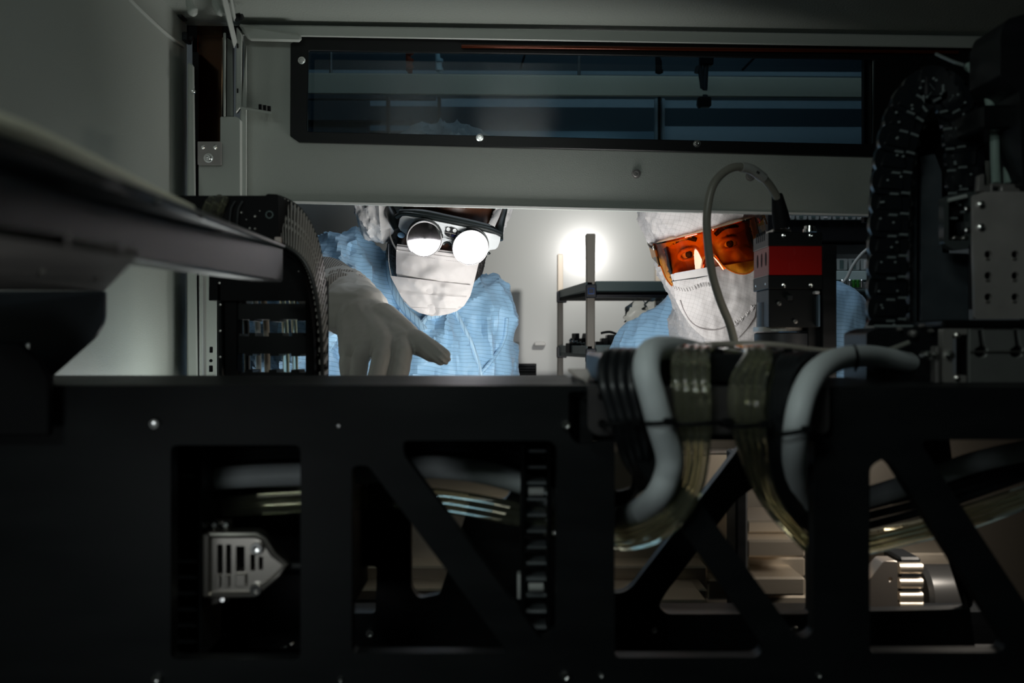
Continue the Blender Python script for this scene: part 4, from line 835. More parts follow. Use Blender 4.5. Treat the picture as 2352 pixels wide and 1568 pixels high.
# gown
b = B()
elL = P(640, 790, 1.60); wrL = P(775, 690, 1.30); elR = P(1128, 1010, 1.72); wrR = Vector((.02, 1.50, .98))
person_body(b, hipsL, chestL, neckL + Vector((0, 0, -.005)), shL, shR, elL, elR, P(765, 690, 1.32), wrR)
b.cap(P(800, 630, 1.69), .075, P(740, 700, 1.60), .070); b.cap(P(740, 700, 1.60), .072, P(640, 790, 1.62), .070); b.cap(P(640, 800, 1.66), .080, P(720, 900, 1.72), .11)
foldsL = ridged(9, .025, 2, (1.5, 1, .55)); fine = ridged(18, .010, 5, (1.4, 1, .4))
gme = blob(b, .0068, 7, lambda c: foldsL(c) + fine(c))
gL = obj('gown', gme, GOWN, PL)
bvL = BVHTree.FromPolygons([v.co for v in gme.vertices], [p.vertices for p in gme.polygons])
def cast(bv, x, y, off=.001, z=1.5):
    o = Vector((0, 0, H)); d = (P(x, y, 1) - o).normalized(); h_ = bv.ray_cast(o, d)
    return (h_[0] - d * off) if h_[0] else P(x, y, z)
B().tube([cast(bvL, x, y, .0015, 1.6) for x, y in ((1038, 700), (1052, 728), (1068, 758), (1084, 792), (1096, 826), (1104, 860), (1108, 900))], .0042, 8, 3).done('placket', GOWNL, gL)
B().tube([cast(bvL, x, y, .001, 1.6) for x, y in ((968, 745), (985, 728), (1010, 722), (1036, 712), (1060, 690))], .0055, 8, 3).done('collar_edge', GOWNL, gL)
B().tube([cast(bvL, x, y, .001, 1.6) for x, y in ((892, 600), (900, 650), (922, 700), (962, 742), (975, 760))], .0065, 8, 3).done('collar_edge', GOWNL, gL)
B().tube([cast(bvL, x, y, .001, 1.6) for x, y in ((1164, 730), (1160, 770), (1148, 800), (1128, 830), (1106, 856))], .0035, 8, 3).done('sleeve_seam', GOWN, gL)
shoes(PL, hipsL, WHITE)
# bouffant cap: puffy, open over the face
b = B(); rmL = ML.to_3x3().to_4x4()
b.ell(ML @ Vector((-.006, .122, .062)), (.110, .100, .100), rmL, 5); b.ell(ML @ Vector((-.103, .095, .006)), (.042, .048, .056), rmL, 4); b.ell(ML @ Vector((.078, .110, .024)), (.030, .048, .050), rmL, 4)
cr = ridged(30, .011, 9, (1, .6, .35))
cme = blob(b, .0042, 4, lambda c: cr(c) + ridged(70, .003, 3)(c))
bm = bmesh.new(); bm.from_mesh(cme); Mi = ML.inverted()
dl = [v for v in bm.verts if (lambda q: (abs(q.x + .004) < .066 + .012 * max(0, q.z) / .1 and q.y < .105 and q.z < .066) or (q.z < -.052) or (abs(q.x) < .070 and q.z < .0))(Mi @ v.co)]
bmesh.ops.delete(bm, geom=dl, context='VERTS'); bm.normal_update(); bm.to_mesh(cme); bm.free()
cp = obj('bouffant_cap', cme, NET, PL, 'white crinkled bouffant cap')
sm = cp.modifiers.new('thick', 'SOLIDIFY'); sm.thickness = .0012
# pleated mask
cxl = lambda y: 1006 - (y - 560) * .07
def mdepth(x, y, base=1.525, k=5.0):
    dx = (x - 1005 + (y - 640) * .10) * .000665
    return base + k * dx * dx + .0006 * max(0, (y - 690)) * .45
def sheet(name, Lp, Rp, mm, parent, dep, nu=30, nv=26, pleats=(), thick=.001, wr=None, sag=0, seed=1):
    def f(u, v):
        a = lerp_poly(Lp, v); c = lerp_poly(Rp, v)
        x = a[0] * (1 - u) + c[0] * u; y = a[1] * (1 - u) + c[1] * u + sag * math.sin(math.pi * u) * (1 if v > .9 else v)
        z = dep(x, y)
        for pv, ph in pleats:
            if v > pv: z -= ph * max(0, 1 - (v - pv) * 7)
        z += (wr or .0035) * (noise.noise(Vector((x * .022 + seed * 9, y * .030, seed))) + .5 * noise.noise(Vector((x * .06, y * .05 + seed * 5, seed)))) * math.sin(math.pi * min(max(u, .02), .98)) ** .5
        return P(x, y, z)
    return grid(name, f, nu, nv, mm, parent, thick=thick)
mk = sheet('face_mask', [(911, 563), (909, 600), (912, 640), (918, 665), (926, 690), (942, 706), (962, 718), (985, 724)], [(1102, 588), (1096, 620), (1088, 652), (1080, 680), (1066, 702), (1050, 714), (1030, 721), (1010, 725)], WHITE, PL, lambda x, y: mdepth(x, y, 1.549), 36, 40, [(.33, .0018), (.62, .0018)])
sheet('upper_fold', [(912, 560), (910, 580), (910, 628)], [(1104, 586), (1100, 604), (1086, 651)], WHITE, mk, lambda x, y: mdepth(x, y, 1.542), 36, 24, [(.12, .003), (.3, .002)], sag=3, seed=3, wr=.005)
sheet('lower_flap', [(896, 633), (906, 652), (922, 682), (942, 704), (966, 719), (992, 725)], [(1083, 655), (1078, 668), (1067, 690), (1050, 708), (1030, 718), (1012, 723)], WHITE, mk, lambda x, y: mdepth(x, y, 1.5455, 3.6), 36, 30, [(.33, .0018), (.63, .0016)], seed=6, wr=.008)
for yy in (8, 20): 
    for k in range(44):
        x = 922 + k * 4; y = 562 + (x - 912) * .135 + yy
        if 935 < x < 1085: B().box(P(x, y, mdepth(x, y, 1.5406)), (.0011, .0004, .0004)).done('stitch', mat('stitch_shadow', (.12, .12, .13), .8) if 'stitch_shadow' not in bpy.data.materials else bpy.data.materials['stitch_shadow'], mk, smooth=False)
B().tube([P(895, 512, 1.60), P(896, 540, 1.575), P(903, 560, 1.56), P(912, 575, 1.548)], .0013, 8).done('ear_loop', WHITE, mk)
B().tube([P(893, 560, 1.60), P(893, 600, 1.575), P(898, 632, 1.555)], .0006, 6).done('ear_loop', WHITE, mk)

# gloved hand, back of the hand to the viewer, fingers hanging down, thumb to the right
b = B()
wp = P(800, 712, 1.215)
kn = [P(925, 786, 1.120), P(884, 792, 1.112), P(842, 800, 1.118), P(805, 806, 1.130)]
for k in kn: b.cap(wp.lerp(P(850, 716, 1.20), .5), .030, k, .0135)
b.cap(P(800, 712, 1.215), .034, P(838, 712, 1.20), .030); b.cap(kn[0], .0140, kn[3], .0125); b.cap(P(880, 735, 1.165), .021, P(935, 770, 1.135), .015); b.cap(P(830, 735, 1.18), .027, P(845, 775, 1.145), .019)
tips = [((926, 812, 1.098), (916, 862, 1.090), (906, 905, 1.094)), ((876, 822, 1.092), (864, 880, 1.086), (858, 935, 1.090)), ((826, 826, 1.100), (820, 878, 1.096), (818, 925, 1.102)), ((796, 832, 1.125), (800, 868, 1.126), (804, 900, 1.13))]
rad = [(.0128, .0112, .0106, .0092), (.0126, .0110, .0104, .0090), (.0118, .0104, .0098, .0086), (.0104, .0090, .0084, .0074)]
for k, t, r_ in zip(kn, tips, rad):
    pts = [k] + [P(*q) for q in t]
    for i in range(3): b.cap(pts[i], r_[i], pts[i + 1], r_[i + 1])
th = [P(905, 775, 1.145), P(958, 786, 1.120), P(992, 806, 1.100), P(1017, 820, 1.088)]
for i, (a, c) in enumerate(((.017, .0145), (.0145, .0122), (.0122, .0092))): b.cap(th[i], a, th[i + 1], c)
hw = ridged(30, .0012, 4, (1, 1, .8)); hw2 = lambda c: .0010 * math.sin((c.x * .8 + c.z * .9) * 900) * max(0, min(1, (c.x + .105) * 30)) if c.x > -.105 else 0
hme = blob(b, .0018, 3, lambda c: hw(c) + hw2(c) * .8)
obj('gloved_hand', hme, GLOVE, PL, 'white gloved hand with the thumb out')
# glove cuff and ribbed sleeve cuff
ca_, cb_ = P(812, 704, 1.232), P(752, 672, 1.33)
ax = (cb_ - ca_); cf = ridged(40, .003, 8)
b = B(); b.cap(ca_ + Vector((.004, 0, -.002)), .036, ca_ + ax * .50, .044, 20)
obj('glove_cuff', blob(b, .003, 3, cf), GLOVE, PL)
b = B(); b.cap(ca_ + ax * .30, .041, ca_ + ax * 1.15, .047, 20)
obj('knit_cuff', blob(b, .004, 3), KNIT, PL)
# right hand resting below the gantry line
b = B(); b.cap(wrR, .030, wrR + Vector((.01, -.07, -.04)), .026)
for k in range(4):
    o = Vector((.03 - k * .019, -.085, -.045)); b.cap(wrR + o * .8, .0105, wrR + o + Vector((0, -.035, -.012)), .0095); b.cap(wrR + o + Vector((0, -.035, -.012)), .0095, wrR + o + Vector((0, -.055 + .006 * abs(k - 1), -.035)), .008)
b.cap(wrR + Vector((.02, -.03, -.02)), .013, wrR + Vector((.055, -.065, -.045)), .009)
obj('gloved_hand', blob(b, .0028, 3), GLOVE, PL)

# ---- augmented-reality headset
hs_o = ML.translation.copy()
HS = thing('headset', hs_o, 'pale grey goggle headset with two large round mirrored lenses worn by the left person', 'headset')
MH = ML @ Matrix.Rotation(R(-9), 4, 'Z') @ Matrix.Translation((0, -.024, 0)); MHi = MH.inverted()
def tol(x, y):        # pixel -> headset plane (local x, z)
    o = MHi @ Vector((0, 0, H)); d = MHi.to_3x3() @ (P(x, y, 1) - Vector((0, 0, H))); t = -o.y / d.y; q = o + d * t; return (q.x, q.z)
c1 = (975.5, 546.5); c2 = (1081, 566.5)
arcp = lambda c, r_, a0, a1, n_=12: [(c[0] + r_ * math.cos(R(a0 + (a1 - a0) * k / n_)), c[1] + r_ * math.sin(R(a0 + (a1 - a0) * k / n_))) for k in range(n_ + 1)]
ol = [(912, 526), (915, 508), (921, 501), (930, 500), (969, 503), (1000, 508), (1033, 514), (1060, 520), (1084, 527), (1104, 532), (1122, 538), (1138, 543), (1149, 550), (1148, 560), (1143, 573), (1138, 578), (1124, 579)] + arcp(c2, 43, 22, 172) + [(1037, 560), (1032, 555), (1026, 554), (1020, 556)] + arcp(c1, 43, 18, 165) + [(930, 541), (917, 534)]
bend = lambda x: 2.6 * x * x
b = B(); MP = MH @ Matrix(((1, 0, 0, 0), (0, 0, 1, 0), (0, 1, 0, 0), (0, 0, 0, 1)))
b.prism(MP, [tol(*q) for q in ol], (), .009, .0010)
bmesh.ops.subdivide_edges(b.bm, edges=[e for e in b.bm.edges if e.calc_length() > .012], cuts=3, use_grid_fill=False)
for v in b.bm.verts:
    q = MHi @ v.co; q.y += bend(q.x); v.co = MH @ q
SIL = mat('pale_grey_headset_shell', (.60, .63, .64), .38)
b.done('shell', SIL, HS, ang=50)
toL = lambda x, y, yy: MH @ Vector((tol(x, y)[0], bend(tol(x, y)[0]) + yy, tol(x, y)[1]))
# dark upper frame and arms
DKG = mat('dark_headset_frame', (.010, .014, .014), .35)
b = B(); b.tube([toL(x, y, .006) for x, y in ((906, 506), (925, 498), (969, 499), (1033, 509), (1084, 521), (1122, 532), (1150, 546))], .0042, 10, 4)
b.tube([toL(x, y, .010) for x, y in ((915, 498), (969, 495), (1033, 506), (1084, 518), (1122, 530))], .0062, 10, 4).done('top_frame', DKG, HS)
b = B(); b.tube([P(914, 528, 1.545), P(905, 505, 1.552), P(896, 485, 1.565), P(886, 466, 1.585), P(878, 440, 1.62), P(880, 410, 1.70)], [.0062, .0095, .0085, .0075, .006, .006], 12, 4).done('arm', DKG, HS)
b = B(); b.tube([P(1148, 552, 1.555), P(1146, 528, 1.56), P(1154, 500, 1.575), P(1160, 476, 1.59), P(1158, 450, 1.62), P(1150, 415, 1.70)], [.0055, .0075, .0052, .0042, .004, .004], 12, 4).done('arm', DKG, HS)
B().tube([P(1112, 527, 1.547), P(1126, 524, 1.552), P(1142, 532, 1.556)], [.003, .005, .004], 10, 4).done('hinge_cap', DKG, HS)
B().tube([toL(x, y, .004) for x, y in ((1016, 562), (1019, 557), (1026, 554), (1033, 557), (1037, 563))], .0040, 8, 3).done('nose_pad', DKG, HS)
LENS = bpy.data.materials.new('mirror_lens'); LENS.use_nodes = True
n_ = LENS.node_tree.nodes['Principled BSDF']; n_.inputs['Base Color'].default_value = (.62, .60, .64, 1); n_.inputs['Metallic'].default_value = 1; n_.inputs['Roughness'].default_value = .04
camp = Vector((0, 0, H))
for i, (c, tgt) in enumerate(((c1, FILL_POS + Vector((-.02, 0, .13))), (c2, FILL_POS + Vector((0, 0, 0))))):
    p = toL(c[0], c[1], -.0100); nn = ((camp - p).normalized() + (tgt - p).normalized()).normalized()
    rr = 39.5 * 1.53 / F
    lz = B().lathe(p, nn, [(rr, -.006), (rr, 0), (.0002, .0001)], 48, caps=False).done('lens', LENS, HS, smooth=True, ang=60)
    b = B(); u_ = nn.orthogonal().normalized(); v_ = nn.cross(u_)
    b.tube([p + (u_ * math.cos(2 * math.pi * k / 40) + v_ * math.sin(2 * math.pi * k / 40)) * rr * 1.015 for k in range(41)], .0011, 8, 1, caps=False).done('rim', mat('silver_rim', (.62, .60, .60), .3, .6) if i == 0 else bpy.data.materials['silver_rim'], lz)
    B().lathe(toL(c[0], c[1] - 3, -.0012), MH.to_3x3() @ Vector((0, -1, 0)), [(rr * 1.05, -.004), (rr * 1.05, .0008), (rr * .8, .0008)], 40).done('lens_shadow', DKG, lz)  # dark ring stands in for the shadow gap above the lens
sp_ = [(1025, 524), (1036, 521), (1049, 525), (1052, 530), (1048, 543), (1042, 546), (1028, 543), (1021, 537)]
b = B(); b.prism(MP @ Matrix.Translation((0, 0, -.0012)), [tol(*q) for q in fillet(sp_, 3)], (), .003, .0003); sensor = b.done('sensor_window', BLACKG, HS)
for x, y in ((1029.8, 525.5), (1044.5, 528.5)):
    p = toL(x, y, -.0018); nn = (MH.to_3x3() @ Vector((0, -1, 0)))
    B().lathe(p, nn, [(.0030, -.001), (.0030, .0008), (.0022, .0008), (.0020, .0002), (.0006, .0002), (.0004, .0008)], 16).done('camera_ring', mat('ring_white', (.6, .62, .62), .3) if x < 1035 else bpy.data.materials['ring_white'], sensor)
B().tube([toL(1021, 532, -.0018), toL(1051, 538, -.0018)], .00035, 6, 1).done('divider', STEEL, sensor)
B().tube([toL(1035, 535, -.0018), toL(1033, 545, -.0018)], .00035, 6, 1).done('divider', STEEL, sensor)
B().box(toL(1042, 540, -.0014), (.006, .0006, .0042), Euler((0, R(11), 0))).done('blue_sensor', mat('blue_sensor', (.01, .015, .08), .3), sensor)
B().ell(P(921.5, 540, 1.538), (.0062, .004, .0046), rmL, 2).done('side_light', mat('blue_clear_button', (.25, .42, .60), .15), HS)
B().ell(P(1121, 581, 1.548), (.0042, .003, .0024), rmL, 2).done('side_knob', DKG, HS)

# ---- right person
PR = thing('person', (.46, 1.84, 0), 'person in blue gown, white hood and face veil with amber goggles behind red camera', 'person')
MR = frame(P(1628, 575, 1.475), -14, 6, -14)
neckR = P(1652, 720, 1.70); chestR = P(1690, 900, 1.80); hipsR = Vector((.42, 1.92, .90))
b = B(); head_shape(b, MR); b.cap(MR @ Vector((0, .115, -.06)), .056, neckR, .060); b.cap(neckR, .07, chestR, .10)
obj('body', blob(b, .0024, 3), SKL, PR)
eyes(MR, PR, HAIR)
for q in (-1, 1):
    b = B(); b.tube([MR @ Vector((q * .014, .013, .019)), MR @ Vector((q * .030, .013, .027)), MR @ Vector((q * .050, .026, .022))], [.0032, .0042, .0018], 8, 4)
    obj('eyebrow', blob(b, .0012, 1, lambda c: .0008 * noise.noise(c * 900)), HAIR, PR)
    B().tube([MR @ Vector((q * .031 - math.cos(t) * .0150, .0180 + .004 * abs(math.cos(t)), math.sin(t) * .0078)) for t in [math.pi * k / 8 for k in range(9)]], .0013, 6, 2).done('lashes', HAIR, PR)
b = B()
person_body(b, hipsR, chestR, neckR, P(1500, 812, 1.80), P(1905, 730, 1.80), P(1480, 1080, 1.80), P(1950, 1000, 1.78), Vector((.30, 1.50, 1.0)), Vector((.52, 1.50, 1.0)))
b.cap(P(1600, 745, 1.80), .072, P(1498, 815, 1.80), .072); b.cap(P(1700, 745, 1.80), .07, P(1912, 720, 1.80), .060)
fR = ridged(8, .012, 12, (1, 1, .8)); gme = blob(b, .0068, 8, lambda c: fR(c) + fine(c) * .6); gR = obj('gown', gme, GOWN, PR)
shoes(PR, hipsR, WHITE)
for w_, sx in ((Vector((.30, 1.50, 1.0)), 1), (Vector((.52, 1.50, 1.0)), -1)):
    b = B(); b.cap(w_, .030, w_ + Vector((0, -.07, -.03)), .026)
    for k in range(4):
        o = Vector(((-.028 + k * .019) * sx, -.085, -.04)); b.cap(w_ + o * .8, .0105, w_ + o + Vector((0, -.03, -.012)), .0095); b.cap(w_ + o + Vector((0, -.03, -.012)), .0095, w_ + o + Vector((0, -.052 + .006 * abs(k - 1), -.03)), .008)
    b.cap(w_ + Vector((.02 * sx, -.03, -.02)), .013, w_ + Vector((.055 * sx, -.065, -.04)), .009)
    obj('gloved_hand', blob(b, .003, 3), GLOVE, PR)
bvR = BVHTree.FromPolygons([v.co for v in gme.vertices], [p.vertices for p in gme.polygons])
B().tube([cast(bvR, x, y, .001, 1.7) for x, y in ((1560, 800), (1566, 770), (1572, 745), (1580, 722))], .003, 8, 3).done('shoulder_seam', GOWNL, gR)
# hood
rmR = MR.to_3x3().to_4x4(); MiR = MR.inverted()
b = B(); b.ell(MR @ Vector((-.002, .100, .062)), (.094, .108, .098), rmR, 5)
b.cap(MR @ Vector((0, .105, -.010)), .090, MR @ Vector((0, .10, -.135)), .074, 26); b.cap(MR @ Vector((0, .10, -.12)), .076, neckR + Vector((0, .02, -.03)), .085, 24)
hr = ridged(22, .008, 14, (1, 1, .6))
cme = blob(b, .0042, 4, lambda c: hr(c) + ridged(55, .0022, 6)(c))
bm = bmesh.new(); bm.from_mesh(cme)
dl = [v for v in bm.verts if (lambda q: abs(q.x) < .066 and q.y < .075 and -.040 < q.z < .027 - .15 * max(0, -q.x))(MiR @ v.co)]
bmesh.ops.delete(bm, geom=dl, context='VERTS'); bm.normal_update(); bm.to_mesh(cme); bm.free()
hd = obj('hood', cme, HOOD, PR, 'white hood with fine thread grid'); sm = hd.modifiers.new('thick', 'SOLIDIFY'); sm.thickness = .0014
# veil mask
def vdep(x, y):
    dx = (x - 1642 - (y - 640) * .02) * .00065
    return 1.472 + 5.2 * dx * dx + .00032 * max(0, y - 690) - .010 * math.exp(-((x - 1632) / 26) ** 2 - ((y - 640) / 40) ** 2)
vl = sheet('face_veil', [(1540, 630), (1546, 652), (1552, 690), (1566, 718), (1588, 750), (1612, 772), (1640, 786)], [(1742, 596), (1742, 640), (1740, 690), (1733, 728), (1716, 754), (1696, 776), (1672, 788)], HOOD, PR, vdep, 40, 44, wr=.0065, seed=8)
B().tube([P(x, y, vdep(x, y) - .0016) for x, y in ((1545, 645), (1570, 641), (1600, 638), (1625, 632))], .0009, 6, 3).done('elastic_edge', GREYP, vl)
sheet('elastic_band', [(1549, 627), (1548, 644)], [(1640, 611), (1640, 630)], WHITE, vl, lambda x, y: vdep(x, y) - .003, 14, 4, wr=.001)
B().tube([P(x, y, vdep(x, y) - .0010) for x, y in ((1562, 690), (1572, 715), (1590, 742), (1618, 756), (1650, 757), (1672, 748))], .0008, 6, 4).done('seam', mat('seam_grey', (.35, .32, .32), .8), vl)
for k in range(13):
    t = k / 12; x = 1684 + 48 * t + 3 * math.sin(k * 2); y = 748 - 44 * t
    B().tube([P(x - 4, y - 3, vdep(x, y) - .0022), P(x, y + 3, vdep(x, y) - .0034), P(x + 3, y - 2, vdep(x, y) - .0018)], .0011, 6, 2).done('smocking', HOOD, vl)
for k in range(14):
    t = k / 13; x = 1548 + 80 * t; y = 660 + 6 * math.sin(t * 5)
    B().tube([P(x - 3, y - 4, vdep(x, y) - .0006), P(x + 1, y + 4, vdep(x, y) - .0018)], .0010, 6, 1).done('gather', HOOD, vl)

# ---- amber safety goggles
GG = thing('safety_goggles', MR.translation.copy(), 'amber wraparound safety goggles worn by the right person', 'goggles')
def gpt(a, z, off=0.0):
    rx, ry = .080, .062
    return MR @ Vector((-.002 + (rx + off) * math.sin(a), .048 - (ry + off) * math.cos(a), z))
def zb(a):
    s_ = abs(a); return -.006 - .041 * (math.sin(min(max((s_ - .12) / 1.05, 0), 1) * math.pi) ** .55)
amin, amax = -1.38, 1.38
fr_ = grid('lens_shield', lambda u, v: gpt(amin + (amax - amin) * u, .0285 * (1 - v) + zb(amin + (amax - amin) * u) * v), 48, 12, GOGG, GG, thick=.0)
grid('top_brim', lambda u, v: gpt(-1.2 + 2.4 * u, .0285 + .0065 * v, -.016 * v), 32, 2, GOGG, GG)
B().tube([gpt(-1.3 + 2.6 * k / 24, .0285) for k in range(25)], .0013, 8, 1).done('brow_rim', GOGG, GG)
B().tube([gpt(amin + (amax - amin) * k / 40, zb(amin + (amax - amin) * k / 40)) for k in range(41)], .0011, 8, 1).done('lower_rim', mat('amber_rim', (.45, .10, .01), .15, .0), GG)
B().tube([gpt(a, z, -.004) for a, z in ((-.10, -.010), (-.16, -.020), (-.22, -.032))], .0026, 8, 3).done('nose_pad', GOGG, GG); B().tube([gpt(a, z, -.004) for a, z in ((.10, -.010), (.16, -.020), (.22, -.032))], .0026, 8, 3).done('nose_pad', GOGG, GG)
AMB2 = tinted('deep_amber_side', (1.0, .62, .05), .10, .10)
for q in (-1, 1):
    grid('side_shield', lambda u, v: MR @ Vector((q * (.077 + .012 * u), .036 + .045 * u, .028 - .012 * u * 0 - .034 * v * (1 - .35 * u))), 10, 6, AMB2, GG, thick=.002)
    B().tube([MR @ Vector((q * .079, .045, .022)), MR @ Vector((q * .088, .075, .027)), MR @ Vector((q * .092, .12, .030)), MR @ Vector((q * .085, .165, .010))], [.0045, .004, .003, .003], 10, 4).done('temple_arm', AMB2, GG)
for k in range(5): B().tube([MR @ Vector((.0905, .062 + k * .0045, .030)), MR @ Vector((.0915, .062 + k * .0045, .012))], .0008, 6, 1).done('hinge_rib', AMB2, GG)

# ------------------------------------------------------------------ clean room furniture
CREAM = mat('cream_rack_post', (.30, .26, .21), .42)
TEAL = mat('grey_green_shelf', (.09, .13, .125), .4)
DKR = mat('dark_rack_socket', (.008, .010, .018), .4)
rk = thing('storage_rack', P(1356, 900, 2.25) * 1, 'storage rack with cream posts, blue socket brackets and grey-green shelves between the two people', 'rack')
rk.location.z = 0
def post_(x, ytop, z, w_, m_, nm='post', flare=0):
    t = P(x, ytop, z); b = B()
    b.hexa([(t.x - w_ - flare, z, t.z), (t.x + w_ + flare, z, t.z), (t.x + w_, z, t.z - .10), (t.x + w_, z, 0), (t.x - w_, z, 0), (t.x - w_, z, t.z - .10)],
           [(t.x - w_ - flare, z + .03, t.z), (t.x + w_ + flare, z + .03, t.z), (t.x + w_, z + .03, t.z - .10), (t.x + w_, z + .03, 0), (t.x - w_, z + .03, 0), (t.x - w_, z + .03, t.z - .10)], .002)
    return b.done(nm, m_, rk)
zf, zr = 2.25, 2.62
post_(1357, 536, zf, .0095, CREAM, flare=.0012); post_(1287, 583, zr, .0075, CREAM); post_(1517, 590, zr, .012, CREAM); post_(1735, 540, zf, .0095, CREAM)
for (yf, yr, th, nm) in ((645, 664, 24, 'shelf'), (792, 778, 22, 'shelf')):
    hz = P(0, yf, zf).z; xa = P(1367, 0, zf).x; xb = P(1745, 0, zf).x; xl = P(1283, 0, zr).x
    B().box(((xa + xb) / 2, zf + .01, hz - th * zf / F / 2), (xb - xa, .012, th * zf / F), bev=.002).done('shelf_front', TEAL, rk)
    B().hexa([(xa - .02, zf, hz - .002), (xl, zr, hz - .002), (xl, zr, hz - .022), (xa - .02, zf, hz - .022)], [(xa - .006, zf, hz - .002), (xl + .016, zr, hz - .002), (xl + .016, zr, hz - .022), (xa - .006, zf, hz - .022)], .001).done('shelf_side', TEAL, rk)
    B().hexa([(xa, zf + .02, hz - .020), (xb, zf + .02, hz - .020), (xb, zr, hz - .020), (xl, zr, hz - .020)], [(xa, zf + .02, hz - .030), (xb, zf + .02, hz - .030), (xb, zr, hz - .030), (xl, zr, hz - .030)]).done(nm, DARK if nm == 'shelf' and yf < 700 else TEAL, rk)
    B().box(((xa + xb) / 2, zf + .03, hz - .032), (xb - xa, .02, .010)).done('shelf_rib', DKR, rk)
    p = P(1357, yf + 24, zf - .004)
    B().box(p, (.024, .02, .030), bev=.002).done('socket', DKR, rk)
    B().tube([p + Vector((x, -.0115, z)) for x, z in ((-.006, -.006), (.006, -.006), (.006, .006), (-.006, .006), (-.006, -.006))], .0012, 6, 1).done('blue_clip', mat('blue_clip', (.02, .10, .38), .4) if yf < 700 else bpy.data.materials['blue_clip'], rk)
    B().box((xl + .008, zr, hz - .02), (.026, .02, .030), bev=.002).done('socket', DKR, rk)
# equipment on the lower shelf
hz = P(0, 792, zf).z - .02
eq = thing('machine_parts', (P(1325, 780, 2.45).x, 2.45, hz), 'small dark machine parts with bright screws on the lower shelf left of the post', 'machine part')
b = B()
for k in range(6): b.box((P(1308 + k * 7, 0, 2.45).x, 2.45, hz + .012 + .006 * (k % 3)), (.010, .03, .024 + .012 * (k % 3)), Euler((0, .2 * (k % 2), .3)), bev=.0015)
b.done('body', BLACKG, eq)
for k in range(5): B().lathe((P(1310 + k * 8, 0, 2.43).x, 2.43, hz + .030 - k * .002), (.3, -1, .3), [(.004, 0), (.004, .004), (.002, .006)], 10).done('screw', CHROME, eq)
eq2 = thing('machine_parts', (P(1400, 780, 2.40).x, 2.40, hz), 'low dark tool block on the lower shelf right of the post', 'machine part')
b = B()
for k in range(6): b.box((P(1376 + k * 13, 0, 2.40).x, 2.40, hz + .014 + .004 * ((k * 7) % 3)), (.02, .05, .028 + .008 * ((k * 7) % 3)), bev=.002)
b.done('body', BLACKG, eq2); B().tube([P(1380, 765, 2.38), P(1400, 762, 2.38), P(1418, 768, 2.38)], .003, 8).done('handle', GREYP, eq2)
# clear bags hanging under the top shelf
BAG = tinted('clear_bag', (.93, .93, .91), .01, .2)
for k, (x, y0, y1, lab) in enumerate(((1468, 680, 740, 'crumpled clear plastic bag hanging under the rack shelf, left of two'), (1512, 678, 712, 'crumpled clear plastic bag hanging under the rack shelf, beside the right person'))):
    t = thing('plastic_bag', P(x, y0, 2.28), lab, 'bag')
    def bf(u, v, x=x, y0=y0, y1=y1, k=k):
        a = 2 * math.pi * u; w_ = .003 + .022 * min(1, v * 2.2); c = P(x - 10 * v, y0 + (y1 - y0) * v, 2.28)
        return c + Vector((math.cos(a) * w_, math.sin(a) * w_ * .5, 0)) * (1 + .35 * noise.noise(Vector((a * 1.5, v * 6, k * 3))))
    grid('bag', bf, 20, 12, BAG, t); B().lathe(P(x, y0, 2.28), (0, 0, 1), [(.004, -.004), (.004, .004), (.002, .012)], 8).done('knot', STEEL, t)
# wall vent and fittings
vt = thing('wall_vent', P(1200, 848, 2.94), 'dark louvred vent low on the white wall beside the left person', 'vent')
B().pbox(1164, 835, 1232, 864, 2.93, 2.95).done('frame', DARK, vt)
for k in range(4): B().pbox(1166, 838 + k * 6, 1230, 840 + k * 6, 2.925, 2.935).done('slat', GREYP, vt)
for x in (1180, 1240): B().box(P(x, 790, 2.935), (.034, .02, .012), bev=.003).done('wall_bracket', mat('pale_hook', (.5, .5, .48), .4) if x < 1200 else bpy.data.materials['pale_hook'], None, 'small pale wall bracket ' + ('above the dark vent' if x < 1200 else 'beside the rack post'), 'bracket')

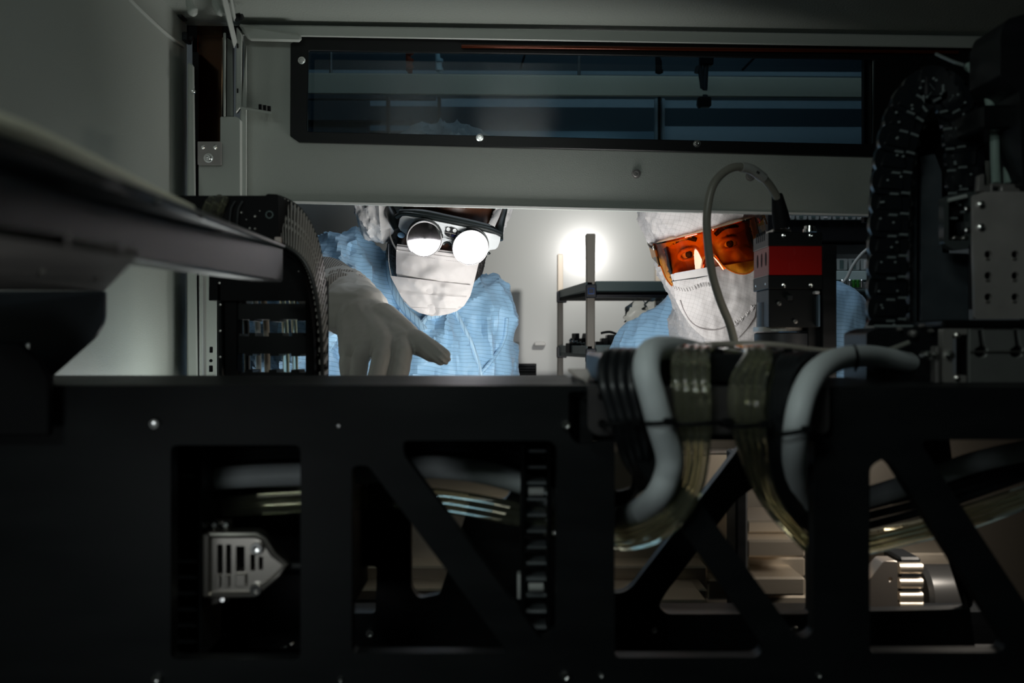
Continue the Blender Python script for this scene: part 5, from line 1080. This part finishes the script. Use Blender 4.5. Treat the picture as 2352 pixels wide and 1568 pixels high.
# white shelf unit at the right, behind the red camera
wr_ = thing('shelf_unit', (P(1950, 0, 2.2).x, 2.2, 0), 'shelf unit with rows of clear bins behind the red camera at right', 'shelf unit')
for (y0, y1, m_, z) in ((505, 552, DARK, 2.25), (622, 643, mat('white_shelf_edge', (.62, .74, .72), .4), 2.2), (645, 652, TEAL, 2.21), (560, 562, DKR, 2.3)):
    B().pbox(1780, y0, 2110, y1, z, z + (.25 if m_ is not TEAL else .05), .001).done('shelf', m_, wr_)
B().plate([(1905, 650), (2110, 650), (2110, 900), (1905, 900)], (), 2.5, .01).done('cabinet_back', DARK, wr_)
for x in (1775, 2115): 
    t = P(x, 430, 2.2); B().box((t.x, 2.33, t.z / 2), (.02, .26, t.z), bev=.002).done('upright', DARK, wr_)
BIN = mat('clear_bin', (.42, .44, .43), .25, trans=.2)
for r_, (y0, y1) in enumerate(((488, 504), (594, 620))):
    for k in range(7):
        x = 1800 + k * 28 + (r_ * 9); z = 2.24
        bb = thing('clear_bin', P(x + 13, y1, z), 'cloudy clear bin on the ' + ('upper' if r_ == 0 else 'lower') + ' shelf behind the camera, ' + ['first', 'second', 'third', 'fourth', 'fifth', 'sixth', 'seventh'][k] + ' from the left', 'bin', 'clear bins on the shelf unit')
        B().plate(fillet([(x, y0), (x + 26, y0), (x + 25, y1), (x + 1, y1)], 3), (), z, .12, .002).done('bin', BIN, bb)
        B().pbox(x + 8, y0 + 3, x + 17, y1 - 3, z - .002, z, .0005).done('bin_label', WHITE if k % 3 == 0 else TEAL, bb)
B().tube([P(1928, 655, 2.0), P(1944, 640, 2.0), P(1956, 615, 2.0), P(1970, 594, 2.0), P(1990, 574, 2.0), P(2020, 560, 2.0)], .0032, 10, 5).done('white_wire', mat('white_wire', (.62, .62, .58), .45), None, 'white wire rising behind the right person beside the cable arch', 'wire')
b = B(); 
tq = thing('tube_tray', P(1960, 665, 2.05), 'clear tray of small green-capped tubes behind the right shoulder', 'tray')
B().pbox(1900, 664, 2110, 670, 2.0, 2.3, .001).done('shelf', TEAL, wr_); B().pbox(1928, 648, 1990, 664, 2.02, 2.08, .001).done('tray', BIN, tq)
for k in range(6): B().lathe(P(1934 + k * 9, 660, 2.015), (0, 0, 1), [(.0035, 0), (.0035, .014), (.002, .016)], 10).done('vial', mat('green_vial', (.05, .30, .03), .3) if k == 3 else (bpy.data.materials['green_vial'] if k == 4 else CHROME), tq)
